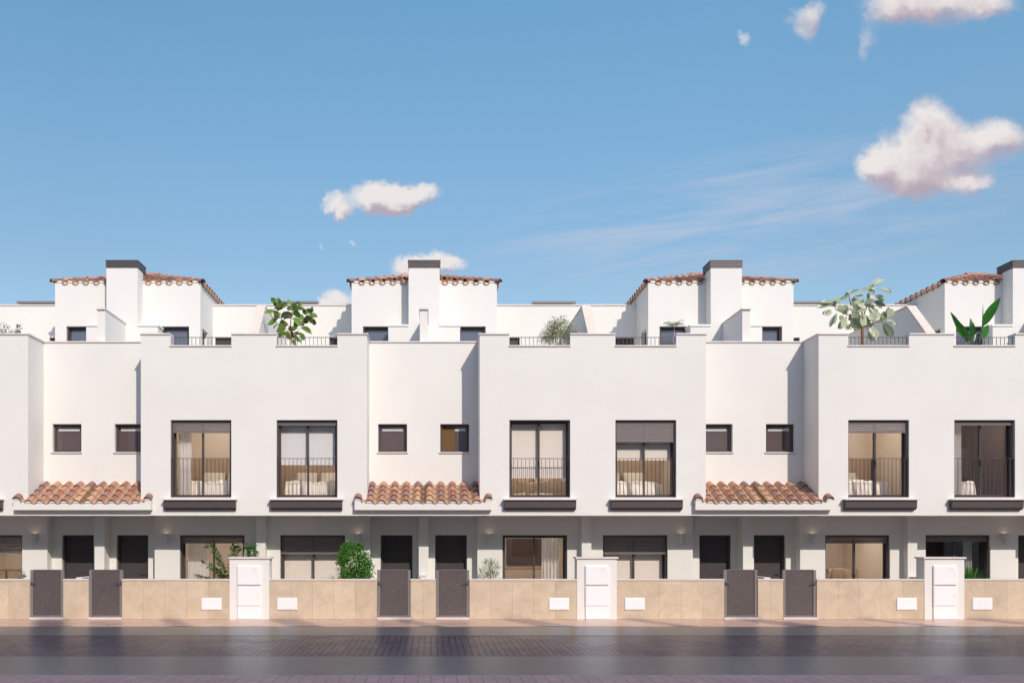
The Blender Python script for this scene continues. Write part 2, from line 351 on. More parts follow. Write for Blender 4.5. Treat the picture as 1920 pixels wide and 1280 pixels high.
    def build(s, name, mt, parent=None, bevel=0, weld=False, smooth_angle=None):
        me = bpy.data.meshes.new(name); o3 = Vector((0, 0, 0)); p = parent
        while p is not None: o3 += p.location; p = p.parent
        me.from_pydata([tuple(Vector(a) - o3) for a in s.v], [], s.f)
        me.polygons.foreach_set('use_smooth', s.sm)
        for x in (mt if isinstance(mt, (list, tuple)) else [mt]): me.materials.append(M[x])
        if any(s.mi): me.polygons.foreach_set('material_index', s.mi)
        me.update(); o = bpy.data.objects.new(name, me); COL.objects.link(o); o.parent = parent
        if bevel:
            b = o.modifiers.new('bevel', 'BEVEL'); b.width = bevel; b.segments = 2; b.limit_method = 'ANGLE'; b.angle_limit = R(50)
        return o
def tag(o, label=None, cat=None, group=None, kind=None):
    for k, v in (('label', label), ('category', cat), ('group', group), ('kind', kind)):
        if v: o[k] = v
    return o
def empty(name, loc, label, cat, group=None):
    o = bpy.data.objects.new(name, None); COL.objects.link(o); o.location = loc; o.empty_display_size = .3
    return tag(o, label, cat, group)
def copy_tree(o, parent=None):
    c = o.copy(); COL.objects.link(c); c.parent = parent
    for ch in list(o.children): copy_tree(ch, c)
    return c

# ------------------------------------------------------------------ dimensions read off the photograph (y = depth behind the garden wall face)
YB, YR, YF = .60, 1.60, .44            # bay face, recess face, canopy fascia
YW, YP, YDP, YDW = 1.83, 1.58, 1.71, 2.15   # porch window wall, party pier, door pier, door wall
YT, YC, YK = 4.11, 3.59, 5.75          # tower face, chimney face, back wall
HW = 4.652                             # width of one house
CX0 = -.208                            # middle of the central porch
UB = 1.548; ZB = 2.786; ZP = 7.743; ZTER = 6.60; ZF1 = 3.15
GW = (HW - 2.38, HW - .515)            # ground window
BW = (HW - 1.456 - .835, HW - 1.456 + .835)   # bay window
RW = (.475, 1.30)                      # recess window
DR = (.33, 1.26)                       # door

# ------------------------------------------------------------------ setting
def sheet(name, mt, x0, x1, y0, y1, z, th=.3):
    mb = MB(); mb.box(x0, x1, y0, y1, z - th, z); return tag(mb.build(name, mt), kind='structure')
mb = MB(); mb.poly([(-900, -600, -.05), (900, -600, -.05), (900, 1200, -.05), (-900, 1200, -.05)]); tag(mb.build('ground', 'ground_mat'), kind='structure')
Y1 = 24 * 153 / 166 - 24; Y2 = EYE * F / 183 - 24; Y3 = EYE * F / 222 - 24; Y4 = EYE * F / 257 - 24
sheet('pavement', 'pavement_far', -70, 70, Y1, .02, 0, .04)
sheet('parking_strip', 'concrete_strip', -70, 70, Y2, Y1, -.008, .03)
sheet('road', 'paver_road', -70, 70, Y3, Y2, -.012, .03)
sheet('kerb_lane', 'concrete_strip', -70, 70, Y4, Y3, -.008, .03)
sheet('near_pavement', 'pavement_near', -70, 70, -26.8, Y4, -.004, .04)
sheet('garden_paving', 'garden_tile', -19, 23.2, .24, 2.4, .06, .1)

# ------------------------------------------------------------------ tiled roofs
SP = .326
def tile_run(tl, ch, mo, p0, d_run, run, rise, first=False, across=None, cov=True, r=.1, mort=True, chn=True, rc=.078, dz=.045):
    """one column of cover tiles climbing from p0 along horizontal unit d_run; a channel column half a pitch to the side"""
    d = Vector(d_run); k = rise; L = .345
    n = max(1, int(math.ceil(run / L - .15)))
    st = run / n
    if cov:
        for i in range(n):
            a = Vector(p0) + d * (i * st) + Vector((0, 0, k * i * st)); b = Vector(p0) + d * ((i + 1) * st + .05) + Vector((0, 0, k * ((i + 1) * st + .05) - .018))
            jj = random.uniform(-.006, .006); a.z += jj
            tl.barrel(a, b, r + random.uniform(0, .006), r - .02)
        if mort:
            side = d.cross(Vector((0, 0, 1))); c = Vector(p0) + d * .012
            mo.poly([tuple(c + side * (math.cos(math.pi * q / 8) * (r - .015)) + Vector((0, 0, math.sin(math.pi * q / 8) * (r - .015)))) for q in range(9)])
    if chn and across is not None:
        q0 = Vector(p0) + Vector(across) * (SP / 2) + Vector((0, 0, dz))
        a = q0 - d * .02 - Vector((0, 0, k * .02)); m = max(1, n)
        for i in range(m):
            a = q0 + d * (i * st - .02) + Vector((0, 0, k * (i * st) + .004 * 0)); b = q0 + d * ((i + 1) * st + .03) + Vector((0, 0, k * ((i + 1) * st) - .012))
            ch.barrel(a, b, rc, rc, concave=True, th=.03 if dz < .03 else .014)
def canopy(tf, par):
    cx, s = tf
    mb = MB(tf); mb.box(0, 1.875, YF, YF + .08, 2.935, 3.132); mb.box(0, 1.875, YF + .08, YB - .001, 2.935, 3.03); mb.box(1.70, 1.875, YF + .001, YB - .001, 3.133, 3.19)
    fa = mb.build('fascia', 'stucco', par)
    tl, ch, mo = MB(), MB(), MB(tf)
    mo.prism([(YF + .01, 3.0), (YF + .01, 3.07), (YR, 3.60), (YR, 3.0)], 0, UB)
    mo.prism([(YF + .01, 3.0), (YF + .01, 3.133), (YB, 3.20), (YB, 3.0)], UB, 1.80)
    mm = MB()
    for k in range(5):
        u = SP / 2 + k * SP
        tile_run(tl, ch, mm, (cx + s * u, YF - .03, 3.128), (0, 1, 0), YR - YF + .03, .50, across=(s, 0, 0), chn=k < 4)
    tile_run(tl, ch, mm, (cx, YF - .02, 3.128), (0, 1, 0), YR - YF + .02, .50, cov=False, across=(0, 0, 0))
    # the lowest channel against the raised verge, then the verge tile riding on the bay face
    u = 5 * SP - .02; ch.barrel((cx + s * u, YF - .03, 3.178), (cx + s * u, YB, 3.30), .078, .078, concave=True)
    u = 1.785; tl.barrel((cx + s * u, YF - .03, 3.205), (cx + s * u, YB - .005, 3.31), .11, .10)
    mm.poly([(cx + s * u + .092 * math.cos(math.pi * q / 8), YF - .012, 3.2 + .092 * math.sin(math.pi * q / 8)) for q in range(9)])
    rf = tl.build('canopy_roof', 'terracotta', par)
    ch.build('channel_tiles', 'terracotta_channel', rf); mo.build('mortar_bed', 'mortar', rf); mm.build('mortar_plugs', 'stucco', rf)
def tower_roof(tf, par):
    cx, s = tf; E = 2.35; y0 = YT - .028; y1 = y0 + 2 * 2.19 + .04; RU = .23; k = .37; ze = 10.165
    tl, ch, mo, mm = MB(), MB(), MB(tf), MB()
    zr = ze + k * (E - RU); ym = (y0 + y1) / 2
    # bed of the hip: front, side, back slope
    zb = ze - .10
    V = [(0, y0 + .1, zb), (E - .1, y0 + .1, zb), (E - .1, y1 - .1, zb), (0, y1 - .1, zb), (0, ym, zr - .09), (RU, ym, zr - .09)]
    mo.mesh(V, [(0, 1, 5, 4), (1, 2, 5), (2, 3, 4, 5), (3, 2, 1, 0)])
    n = 7
    for i in range(n):
        u = SP / 2 + i * SP
        run = min(E - u + .02, E - RU)
        run = max(run - .04, .12)
        tile_run(tl, ch, mm, (cx + s * u, y0, ze), (0, 1, 0), run, k, across=(s, 0, 0), r=.106, mort=True, chn=i < n - 1, rc=.098, dz=.015)
    tile_run(tl, ch, mm, (cx, y0, ze), (0, 1, 0), E - RU, k, cov=False, across=(0, 0, 0), rc=.092, dz=.015)
    m = int((y1 - y0) / SP)
    for i in range(m):
        y = y0 + SP / 2 + .05 + i * SP
        dd = min(y - y0, y1 - y); run = max(min(dd, E - RU) - .04, .12)
        tile_run(tl, ch, mm, (cx + s * E, y, ze), (-s, 0, 0), run, k, across=(0, 1, 0), r=.106, chn=i < m - 1, rc=.098, dz=.015)
    # hip and ridge caps
    for (a, b) in (((E + .03, y0 - .03, ze + .015), (RU, ym, zr + .06)), ((E + .03, y1 + .03, ze + .015), (RU, ym, zr + .06))):
        A = Vector((cx + s * a[0], a[1], a[2])); B = Vector((cx + s * b[0], b[1], b[2])); q = 8
        for i in range(q):
            tl.barrel(A.lerp(B, i / q), A.lerp(B, min(1, (i + 1.15) / q)) - Vector((0, 0, .012)), .098, .082)
    tl.barrel((cx + s * (RU + .1), ym, zr + .075), (cx, ym, zr + .075), .10, .10)
    rf = tl.build('roof', 'terracotta', par); ch.build('channel_tiles', 'terracotta_channel', rf)
    mo.build('mortar_bed', 'mortar', rf); mm.build('mortar_plugs', 'stucco', rf)

# ------------------------------------------------------------------ windows
def window(tf, par, u0, u1, z0, z1, yf, depth=.30, name='window', shutter=0, blind=None, slats_light=False, guide=.045, fr=.045, bottom=.05, mid=True, gl='glass', rot=False, liner=.07):
    """dark metal joinery lining the reveal; sashes at the back of it; shutter drop and blind drop in metres from the head"""
    yb = yf + depth; mb = MB(tf); e = .003
    mb.box(u0 + e, u0 + guide, yf + liner, yb, z0 + e, z1 - e); mb.box(u1 - guide, u1 - e, yf + liner, yb, z0 + e, z1 - e)
    mb.box(u0 + guide, u1 - guide, yf + liner, yb, z1 - guide * .8, z1 - e); mb.box(u0 + guide, u1 - guide, yb - .09, yb, z0 + e, z0 + bottom)
    a, b = u0 + guide, u1 - guide; yy0, yy1 = yb - .055, yb - .01; c = (a + b) / 2
    zt = z1 - guide * .8
    def sash(p, q, d):
        mb.box(p, p + fr, yy0 - d, yy1 - d, z0 + bottom, zt); mb.box(q - fr, q, yy0 - d, yy1 - d, z0 + bottom, zt)
        mb.box(p + fr, q - fr, yy0 - d, yy1 - d, z0 + bottom, z0 + bottom + fr); mb.box(p + fr, q - fr, yy0 - d, yy1 - d, zt - fr, zt)
    panes = []
    if mid:
        sash(a, c + fr * .5, .0); sash(c - fr * .5, b, .048)
        panes = [(a + fr, c - fr * .5, 0), (c + fr * .5, b - fr, .048)]
        mb.box(c - .012, c + .012, yy0 - .085, yy0 - .05, z0 + (z1 - z0) * .42, z0 + (z1 - z0) * .42 + .16)
    else:
        sash(a, b, 0); panes = [(a + fr, b - fr, 0)]
    w = mb.build(name, 'frame_metal', par)
    for (p, q, d) in panes:
        g = MB(tf); g.box(p, q, (yy0 + yy1) / 2 - d - .004, (yy0 + yy1) / 2 - d + .004, z0 + bottom + fr, zt - fr); g.build('pane', gl, w)
    if shutter:
        g = MB(tf); z = z1 - .003; y = yf + .10; n = int(shutter / .052)
        for i in range(n):
            t = z - i * .052
            g.mesh([(a, y, t - .048), (b, y, t - .048), (b, y - .012, t - .03), (a, y - .012, t - .03), (b, y, t - .004), (a, y, t - .004), (a, y + .012, t - .048), (b, y + .012, t - .048), (b, y + .012, t), (a, y + .012, t)],
                   [(0, 1, 2, 3), (3, 2, 4, 5), (6, 9, 8, 7), (0, 6, 7, 1), (5, 4, 8, 9)])
        g.box(a, b, y - .016, y + .014, z - n * .052 - .03, z - n * .052)
        g.build('shutter', 'shutter_slats', w)
    if blind:
        drop, mt = blind; g = MB(tf); g.box(a + .02, b - .02, yb + .03, yb + .04, z1 - drop, z1 - .02); g.box(a + .02, b - .02, yb + .022, yb + .048, z1 - drop - .03, z1 - drop)
        g.build('roller_blind', mt, w)
    return w
def bar_rail(tf, par, u0, u1, y, z0, z1, step, r=.006):
    mb = MB(tf); mb.box(u0, u1, y - .012, y + .012, z1 - .014, z1); mb.box(u0, u1, y - .008, y + .008, z0, z0 + .012)
    n = int(round((u1 - u0) / step))
    for i in range(n + 1):
        u = u0 + (u1 - u0) * i / n; u = min(max(u, u0 + r), u1 - r); mb.box(u - r, u + r, y - r, y + r, z0 + .012, z1 - .014)
    return mb.build('railing', 'rail_metal', par)

# ------------------------------------------------------------------ one house, recess middle at u=0, bay middle at u=HW
def house(tf, label, o):
    cx, s = tf; h = empty('terraced_house', (cx + s * HW / 2, YB, 0), label, 'house', 'white terraced houses in the row')
    mb = MB(tf)
    # bay face with window and rail notch
    mb.panel(UB, HW, ZB, ZP, YB, YB + .3, [(BW[0], BW[1], 3.27, 5.407), (BW[0], BW[1], 7.42, 9)])
    mb.panel(YB + .3, YR, ZB, ZP, UB, UB + .22, axis='y')
    # recess face
    mb.panel(0, UB, 3.0, ZP, YR, YR + .22, [(RW[0], RW[1], 4.624, 5.424)])
    # beam over the porch, slabs
    mb.box(0, UB, YB, YB + .3, ZB, 3.05)
    mb.box(0, HW, YB + .3, 6.2, ZB, ZF1)
    mb.box(UB + .22, HW, YB + .3, 6.2, ZTER - .25, ZTER); mb.box(0, UB + .22, YR + .22, 6.2, ZTER - .25, ZTER)
    # porch walls
    mb.panel(UB, HW - .135, 0, ZB, YW, YW + .32, [(GW[0], GW[1], .10, 2.255)]); mb.box(HW - .135, HW, YP, YW + .32, 0, ZB)
    mb.panel(.14, UB, 0, ZB, YDW, YDW + .25, [(DR[0], DR[1], .08, 2.256)]); mb.box(0, .14, YDP, YDW + .25, 0, ZB)
    # tower
    mb.panel(0, 2.28, ZTER, 10.17, YT, YT + .25, [(.75, 1.925, ZTER + .06, 8.80)])
    mb.panel(YT + .25, 8.2, ZTER, 10.17, 2.03, 2.28, [(4.36, 5.07, ZTER + .04, 8.80)], axis='y')
    # back wall and roof behind it
    mb.panel(2.28, HW, ZTER, 9.87, YK, YK + .25, [(2.345, 3.155, ZTER + .04, 8.815)]); mb.box(2.28, HW, YK + .25, 12, 9.5, 9.7)
    # inner rooms' shell
    mb.box(0, HW, 12, 12.2, 0, 9.8)
    w = mb.build('wall', 'stucco', h)
    mb = MB(tf); mb.box(.48, 1.103, YC, YT, ZTER, 8.68); mb.build('tower_niche', 'stucco', h)
    mb = MB(tf); mb.box(.48, 1.135, YC - .03, YT, 8.68, 8.735); mb.build('niche_cap', 'white_paint', h)
    mb = MB(tf); mb.box(0, .48, YC, YT, ZTER, 10.47); c = mb.build('chimney', 'stucco', h)
    mb = MB(tf)
    for i in range(4): mb.box(0, .497, YC - .02, YT + .25, 10.49 + i * .048, 10.522 + i * .048)
    mb.box(0, .44, YC + .04, YT + .19, 10.47, 10.68); mb.box(0, .505, YC - .03, YT + .26, 10.685, 10.712)
    mb.build('chimney_cowl', 'louvre_metal', c)
    # copings, 3 mm proud
    e = .03; t = .04
    for q in ((UB - e, BW[0], YB - e, YB + .33, ZP, ZP + t), (BW[1], HW, YB - e, YB + .33, ZP, ZP + t), (BW[0] - .015, BW[1] + .015, YB - e, YB + .33, 7.42, 7.455),
              (UB - e, UB + .25, YB + .33, YR + .25, ZP, ZP + t), (0, UB - e, YR - e, YR + .25, ZP, ZP + t), (2.28, HW, YK - e, YK + .28, 9.87, 9.91)):
        mb = MB(tf); mb.box(*q); mb.build('coping', 'coping', h)
    mb = MB(tf); mb.box(0, .113, YR + .25, YC, ZTER, 8.745); mb.build('terrace_divider', 'stucco', h)
    mb = MB(tf); mb.box(0, .135, YR + .2, YC, 8.745, 8.785); mb.build('divider_coping', 'coping', h)
    # sloping party wall on the terrace
    mb = MB(tf); mb.prism([(YB + .33, ZTER), (YB + .33, 8.02), (YR + .05, 8.76), (YK, 8.76), (YK, ZTER)][::-1], HW - .115, HW); mb.build('party_wall', 'stucco', h)
    mb = MB(tf); z0 = 7.74
    mb.prism([(YB + .04, 7.783), (YB + .04, 7.81), (YR + .05, 8.815), (YK, 8.815), (YK, 8.765), (YR + .05, 8.765), (YB + .34, 7.98), (YB + .34, 7.783)][::-1], HW - .13, HW)
    mb.build('party_wall_coping', 'stone_coping', h)
    canopy(tf, h); tower_roof(tf, h)
    # sills
    mb = MB(tf); mb.box(RW[0] - .03, RW[1] + .03, YR - .04, YR + .1, 4.59, 4.623); mb.build('window_sill', 'coping', h)
    mb = MB(tf); mb.box(BW[0] - .17, BW[1] + .17, YB - .21, YB - .002, 3.205, 3.235); mb.box(BW[0] + .003, BW[1] - .003, YB - .002, YB + .1, 3.205 + .066, 3.235 + .05); mb.box(BW[0] - .003, BW[1] + .003, YB - .03, YB - .002, 3.235, 3.268)
    mb.build('window_sill', 'coping', h)
    mb = MB(tf); a, b = BW[0] - .14, BW[1] + .14
    mb.prism([(YB - .002, 2.93), (YB - .08, 2.94), (YB - .15, 3.0), (YB - .16, 3.204), (YB - .002, 3.204)][::-1], a, b); mb.build('window_ledge', 'ledge_metal', h)
    # joinery
    window(tf, h, BW[0], BW[1], 3.27, 5.407, YB, .30, 'balcony_window', o.get('us', 0), o.get('ub'))
    bar_rail(tf, h, BW[0] + .01, BW[1] - .01, YB + .03, 3.285, 4.36, .108)
    bar_rail(tf, h, BW[0] + .01, BW[1] - .01, YB + .10, 7.458, 7.70, .108)
    sw = window(tf, h, RW[0], RW[1], 4.624, 5.424, YR, .17, 'small_window', 0, None, guide=.025, fr=.035, mid=False, bottom=.02, liner=.11)
    mb = MB(tf); mb.box(RW[0] + .02, RW[1] - .02, YR + .19, YR + .2, 4.63, 5.42); mb.build('dark_blind', 'dark_blind', sw)
    mb = MB(tf); mb.box(RW[0] + .12, RW[1] - .1, YR + .175, YR + .189, 5.24, 5.32); mb.build('reflection_strip', 'blind_grey', sw)  # pale strip standing in for a reflection near the top of the pane
    if o.get('amber'): mb = MB(tf); mb.box(RW[0] + .06, RW[0] + .42, YR + .172, YR + .186, 4.66, 5.40); mb.build('amber_curtain', 'amber', sw)
    window(tf, h, GW[0], GW[1], .10, 2.255, YW, .30, 'patio_window', o.get('gs', 0), o.get('gb'))
    window(tf, h, .75, 1.925, ZTER + .06, 8.80, YT, .22, 'terrace_window', .0, None, guide=.05, mid=False, gl='coated_glass')
    mb = MB(tf); mb.box(.78, 1.9, YT + .24, YT + .26, ZTER + .08, 8.79); mb.build('terrace_curtain', 'screen_dark', h)
    mb = MB(tf); mb.box(2.35, 3.15, YK + .10, YK + .14, ZTER + .04, 8.80); mb.box(2.40, 3.10, YK + .08, YK + .1, ZTER + .3, 8.7); mb.build('terrace_door', 'door_paint', h)
    mb = MB(tf); mb.box(2.12, 2.16, 4.365, 5.065, ZTER + .04, 8.795); mb.build('terrace_door', 'door_paint', h)
    # front door
    mb = MB(tf); mb.box(DR[0] + .003, DR[0] + .05, YDW + .1, YDW + .25, .08, 2.25); mb.box(DR[1] - .05, DR[1] - .003, YDW + .1, YDW + .25, .08, 2.25); mb.box(DR[0] + .05, DR[1] - .05, YDW + .1, YDW + .25, 2.2, 2.253)
    df = mb.build('door_frame', 'frame_metal', h)
    mb = MB(tf); mb.box(DR[0] + .05, DR[1] - .05, YDW + .19, YDW + .24, .09, 2.2); d = mb.build('door', 'door_paint', h)
    hu = DR[1] - .12 if o.get('hinge', 1) > 0 else DR[0] + .12
    mb = MB(tf); dr = -1 if o.get('hinge', 1) > 0 else 1
    mb.tube([(hu, YDW + .19, 1.12), (hu, YDW + .13, 1.12), (hu + dr * .13, YDW + .13, 1.115)], .011, 8); mb.box(hu - .02, hu + .02, YDW + .18, YDW + .19, 1.05, 1.17); mb.build('door_handle', 'rail_metal', d)
    # rooms
    up = o.get('um', 'interior_beige'); gm = o.get('gm', 'interior_beige')
    mb = MB(tf); yb = 3.5
    mb.box(UB + .22, HW - .1, yb, yb + .1, ZF1, 6.34); mb.box(HW - .1, HW - .001, YB + .301, yb, ZF1 + .001, 6.34); mb.box(UB + .221, UB + .24, YB + .301, yb, ZF1 + .001, 6.34)
    r_ = mb.build('bedroom_wall', up, h)
    mb = MB(tf); mb.box(UB + .24, HW - .1, YB + .301, yb, ZF1 + .001, ZF1 + .012); mb.build('bedroom_floor', 'floor_wood', h)
    mb = MB(tf); mb.box(.12, UB - .05, 3.2, 3.3, ZF1, 6.34); mb.box(UB - .05, UB + .2, YR + .221, 3.2, ZF1 + .001, 6.34); mb.box(.001, .1, YR + .221, 3.2, ZF1 + .001, 6.34); mb.build('bathroom_wall', 'interior_dark', h)
    mb = MB(tf); yb = 5.6
    mb.box(UB + .1, HW - .1, yb, yb + .1, .06, ZB - .001); mb.box(HW - .1, HW - .001, YW + .321, yb, .06, ZB - .001); mb.box(UB + .001, UB + .1, YW + .321, yb, .06, ZB - .001)
    mb.build('living_room_wall', gm, h)
    mb = MB(tf); mb.box(UB + .1, HW - .1, YW + .321, yb, .07, .09); mb.build('living_room_floor', 'floor_wood', h)
    mb = MB(tf); mb.box(HW - .42 - .0, HW - .001, 8.6 + .0, 9.6, 9.7, 10.70) if False else None
    return h
HOUSES = [  # centre of the porch, side, options
    (CX0 - 2 * HW, -1, dict(us=.2, gs=.55, gb=None, ub=None, hinge=-1, label='white terraced house at the left edge with a small plant on its roof terrace')),
    (CX0 - 2 * HW, 1, dict(us=.34, gs=.25, hinge=1, label='white terraced house with a white curtain in its upper balcony window')),
    (CX0, -1, dict(us=.12, gs=.55, ub=(1.18, 'blind_grey'), gb=(1.75, 'blind_fabric'), hinge=-1, label='white terraced house with a round green shrub by its patio window')),
    (CX0, 1, dict(us=0, gs=0, ub=(1.55, 'blind_fabric'), hinge=1, amber=1, label='white terraced house with the feathery pale shrub on its roof terrace')),
    (CX0 + 2 * HW, -1, dict(us=.62, gs=.55, ub=(1.05, 'blind_fabric'), gb=(1.72, 'blind_fabric'), hinge=-1, label='white terraced house with its upper grey shutter lowered furthest of all')),
    (CX0 + 2 * HW, 1, dict(us=.34, gs=.25, hinge=1, label='white terraced house with the brown trunked plant on its roof terrace')),
    (CX0 + 4 * HW, -1, dict(us=.12, gs=.18, um='interior_dark', gm='interior_dark', hinge=-1, label='white terraced house with dark rooms and a banana plant on its terrace')),
    (CX0 + 4 * HW, 1, dict(us=.2, gs=.3, hinge=1, label='white terraced house cut off by the right edge of the photo')),
    (CX0 - 4 * HW, 1, dict(us=.2, gs=.3, hinge=1, label='white terraced house almost wholly beyond the left edge of the photo')),
]
for c, s, o in HOUSES: house((c, s), o['label'], o)

# roof units standing behind the back walls
pr = None
for i, k in enumerate((-3, -1, 1, 3)):
    x = CX0 + k * HW
    if pr is None:
        pr = empty('rooftop_unit', (x, 8.6, 9.7), '', 'roof unit', 'flat grey units on the back roofs')
        mb = MB(); mb.box(x - .78, x + .78, 8.3, 9.3, 10.62, 10.70); mb.build('top_panel', 'gate_frame_paint', pr, .01)
        mb = MB(); mb.box(x - .7, x + .7, 8.4, 9.2, 9.71, 10.62); mb.build('casing', 'louvre_metal', pr)
        t = pr
    else:
        t = copy_tree(pr); t.location.x = x
    t['label'] = 'flat grey roof unit peeping over the back wall, ' + ('at the left edge of the photo', 'behind the dark glossy terrace plant', 'above the feathery pale shrub', 'behind the tall broad-leaved plant')[i]

# ------------------------------------------------------------------ wall lamps
LAMPN = ['beside the patio window at the left edge', 'left of the window with the white curtain', 'above the round green shrub', 'above the small grassy plant by the porch',
         'right of the lowered shutter of the fifth patio window', 'left of the window with the shelf', 'right of the dark patio window', None]
pl = None
spots = []
for c, s, o in HOUSES[:7]: spots.append(c + s * (HW - 2.76))
for i, x in enumerate(spots):
    if pl is None:
        pl = empty('wall_lamp', (x, YW, 2.0), '', 'wall lamp', 'cone shaped wall lamps on the porch walls')
        mb = MB(); n = 16; cy = YW - .10
        mb.lathe((x, cy, 1.985), [(.055, 0), (.062, .02), (.088, .26), (.093, .30), (.082, .30), (.078, .27)], 20); mb.build('shade', 'lamp_shade_paint', pl)
        mb = MB(); mb.box(x - .035, x + .035, YW - .06, YW - .001, 2.06, 2.22); mb.build('bracket', 'white_paint', pl, .004)
        mb = MB(); mb.lathe((x, cy, 2.262), [(.045, 0), (.05, .012), (.02, .02)], 14); mb.build('bulb', 'lamp_glow', pl)
        t = pl
    else: t = copy_tree(pl); t.location.x = x
    t['label'] = 'small white cone wall lamp ' + LAMPN[i]

# ------------------------------------------------------------------ garden walls, pillars, gates
GATE = (.338, 1.24); PIL = .535
def clad(mb, x0, x1, y, z0, z1, w=.53):
    n = max(1, int(round((x1 - x0) / w))); st = (x1 - x0) / n
    for i in range(n): mb.box(x0 + i * st + .0018, x0 + (i + 1) * st - .0018, y, y + .03, z0, z1)
WLAB = ['stone clad garden wall at the left edge of the photo', 'stone clad garden wall in front of the window with the white curtain', 'stone clad garden wall below the round green shrub',
        'stone clad garden wall below the small grassy plant', 'stone clad garden wall in front of the fifth patio window, its shutter half lowered', 'stone clad garden wall below the window with the shelf',
        'stone clad garden wall right of the rightmost white meter pillar']
for i, (c, s, o) in enumerate(HOUSES):
    a, b = c + s * GATE[1], c + s * (HW - PIL); x0, x1 = min(a, b), max(a, b)
    if i > 6: continue
    g = empty('garden_wall', ((x0 + x1) / 2, .1, 0), WLAB[i], 'garden wall', 'beige stone clad garden walls')
    mb = MB(); mb.box(x0, x1, .034, .2, 0, 1.035); mb.build('core', 'stucco', g)
    mb = MB(); clad(mb, x0, x1, 0, .003, 1.033); mb.build('stone_cladding', 'stone_cladding', g)
    mb = MB(); mb.box(x0 - .004, x1 + .004, -.02, .215, 1.036, 1.072); mb.build('coping', 'coping', g, .004)
    hx0 = c + s * (HW - 1.279); hx1 = c + s * (HW - .746); hx0, hx1 = min(hx0, hx1), max(hx0, hx1)
    mb = MB(); mb.box(hx0, hx1, -.022, -.001, .25, .572); mb.box(hx0 + .02, hx1 - .02, -.028, -.022, .27, .552); hh = mb.build('utility_hatch', 'white_plastic', g, .003)
ML = ['leftmost short stone wall between two dark gates', 'short stone wall between the two gates below the central porch', 'short stone wall between the third pair of gates, under the right porch', 'x']
for i, k in enumerate((-2, 0, 2)):
    x = CX0 + k * HW
    g = empty('gate_pier_wall', (x, .1, 0), ML[i], 'garden wall', 'short stone walls between paired gates')
    mb = MB(); mb.box(x - GATE[0], x + GATE[0], .034, .2, 0, 1.035); mb.build('core', 'stucco', g)
    mb = MB(); clad(mb, x - GATE[0], x + GATE[0], 0, .003, 1.033, .34); mb.build('stone_cladding', 'stone_cladding', g)
    mb = MB(); mb.box(x - GATE[0] - .004, x + GATE[0] + .004, -.02, .215, 1.036, 1.072); mb.build('coping', 'coping', g, .004)
    g = empty('garden_divider', (x, 1, 0), 'low white dividing wall running back to the porch between ' + ('the leftmost pair of doors', 'the central pair of doors', 'the right pair of doors')[i], 'garden wall', 'low white walls between the front gardens')
    mb = MB(); mb.box(x - .06, x + .06, .22, YDP - .002, .06, 1.07); mb.build('wall', 'stucco', g); mb = MB(); mb.box(x - .08, x + .08, .22, YDP - .002, 1.07, 1.105); mb.build('coping', 'coping', g)
PLB = ['white meter pillar left of the garden wall below the round shrub', 'white meter pillar in the middle, right of the small grassy plant', 'rightmost white meter pillar, left of the green grass behind the wall']
pp = None
for i, k in enumerate((-1, 1, 3)):
    x = CX0 + k * HW
    if pp is None:
        pp = empty('meter_pillar', (x, .2, 0), '', 'meter pillar', 'white meter pillars in the garden wall')
        mb = MB(); mb.box(x - PIL + .002, x + PIL - .002, -.012, .40, 0, 1.615); mb.build('pillar', 'stucco', pp)
        mb = MB(); mb.box(x - PIL - .035, x + PIL + .035, -.05, .435, 1.615, 1.66); mb.build('cap', 'coping', pp, .004)
        x0, x1 = x - .313, x + .315
        for (z0, z1) in ((.92, 1.43), (.355, .885)):
            mb = MB(); mb.box(x0, x1, -.06, -.013, z0, z1); mb.box(x0 + .025, x1 - .025, -.066, -.06, z0 + .02, z1 - .02)
            d = mb.build('meter_cabinet', 'white_plastic', pp, .004)
            mb = MB(); mb.tube([(x1 - .07, -.078, (z0 + z1) / 2 - .0), (x1 - .07, -.066, (z0 + z1) / 2)], .014, 10); mb.build('lock', 'white_paint', d)
            if z0 > .9:
                mb = MB(); mb.box(x1 - .21, x1 - .09, -.069, -.066, 1.27, 1.39); mb.build('reading_window', 'white_paint', d, .002)
        mb = MB(); mb.box(x0 + .004, x1 - .004, -.05, -.013, .004, .35); mb.build('base_panel', 'white_plastic', pp, .003)
        t = pp
    else: t = copy_tree(pp); t.location.x = x
    t['label'] = PLB[i]
    g = empty('garden_divider', (x, 1, 0), 'low white dividing wall running back to the porch behind the ' + ('left', 'middle', 'right')[i] + ' meter pillar', 'garden wall', 'low white walls between the front gardens')
    mb = MB(); mb.box(x - .06, x + .06, .42, YP - .002, .06, 1.04); mb.build('wall', 'stucco', g); mb = MB(); mb.box(x - .08, x + .08, .42, YP - .002, 1.04, 1.07); mb.build('coping', 'coping', g)
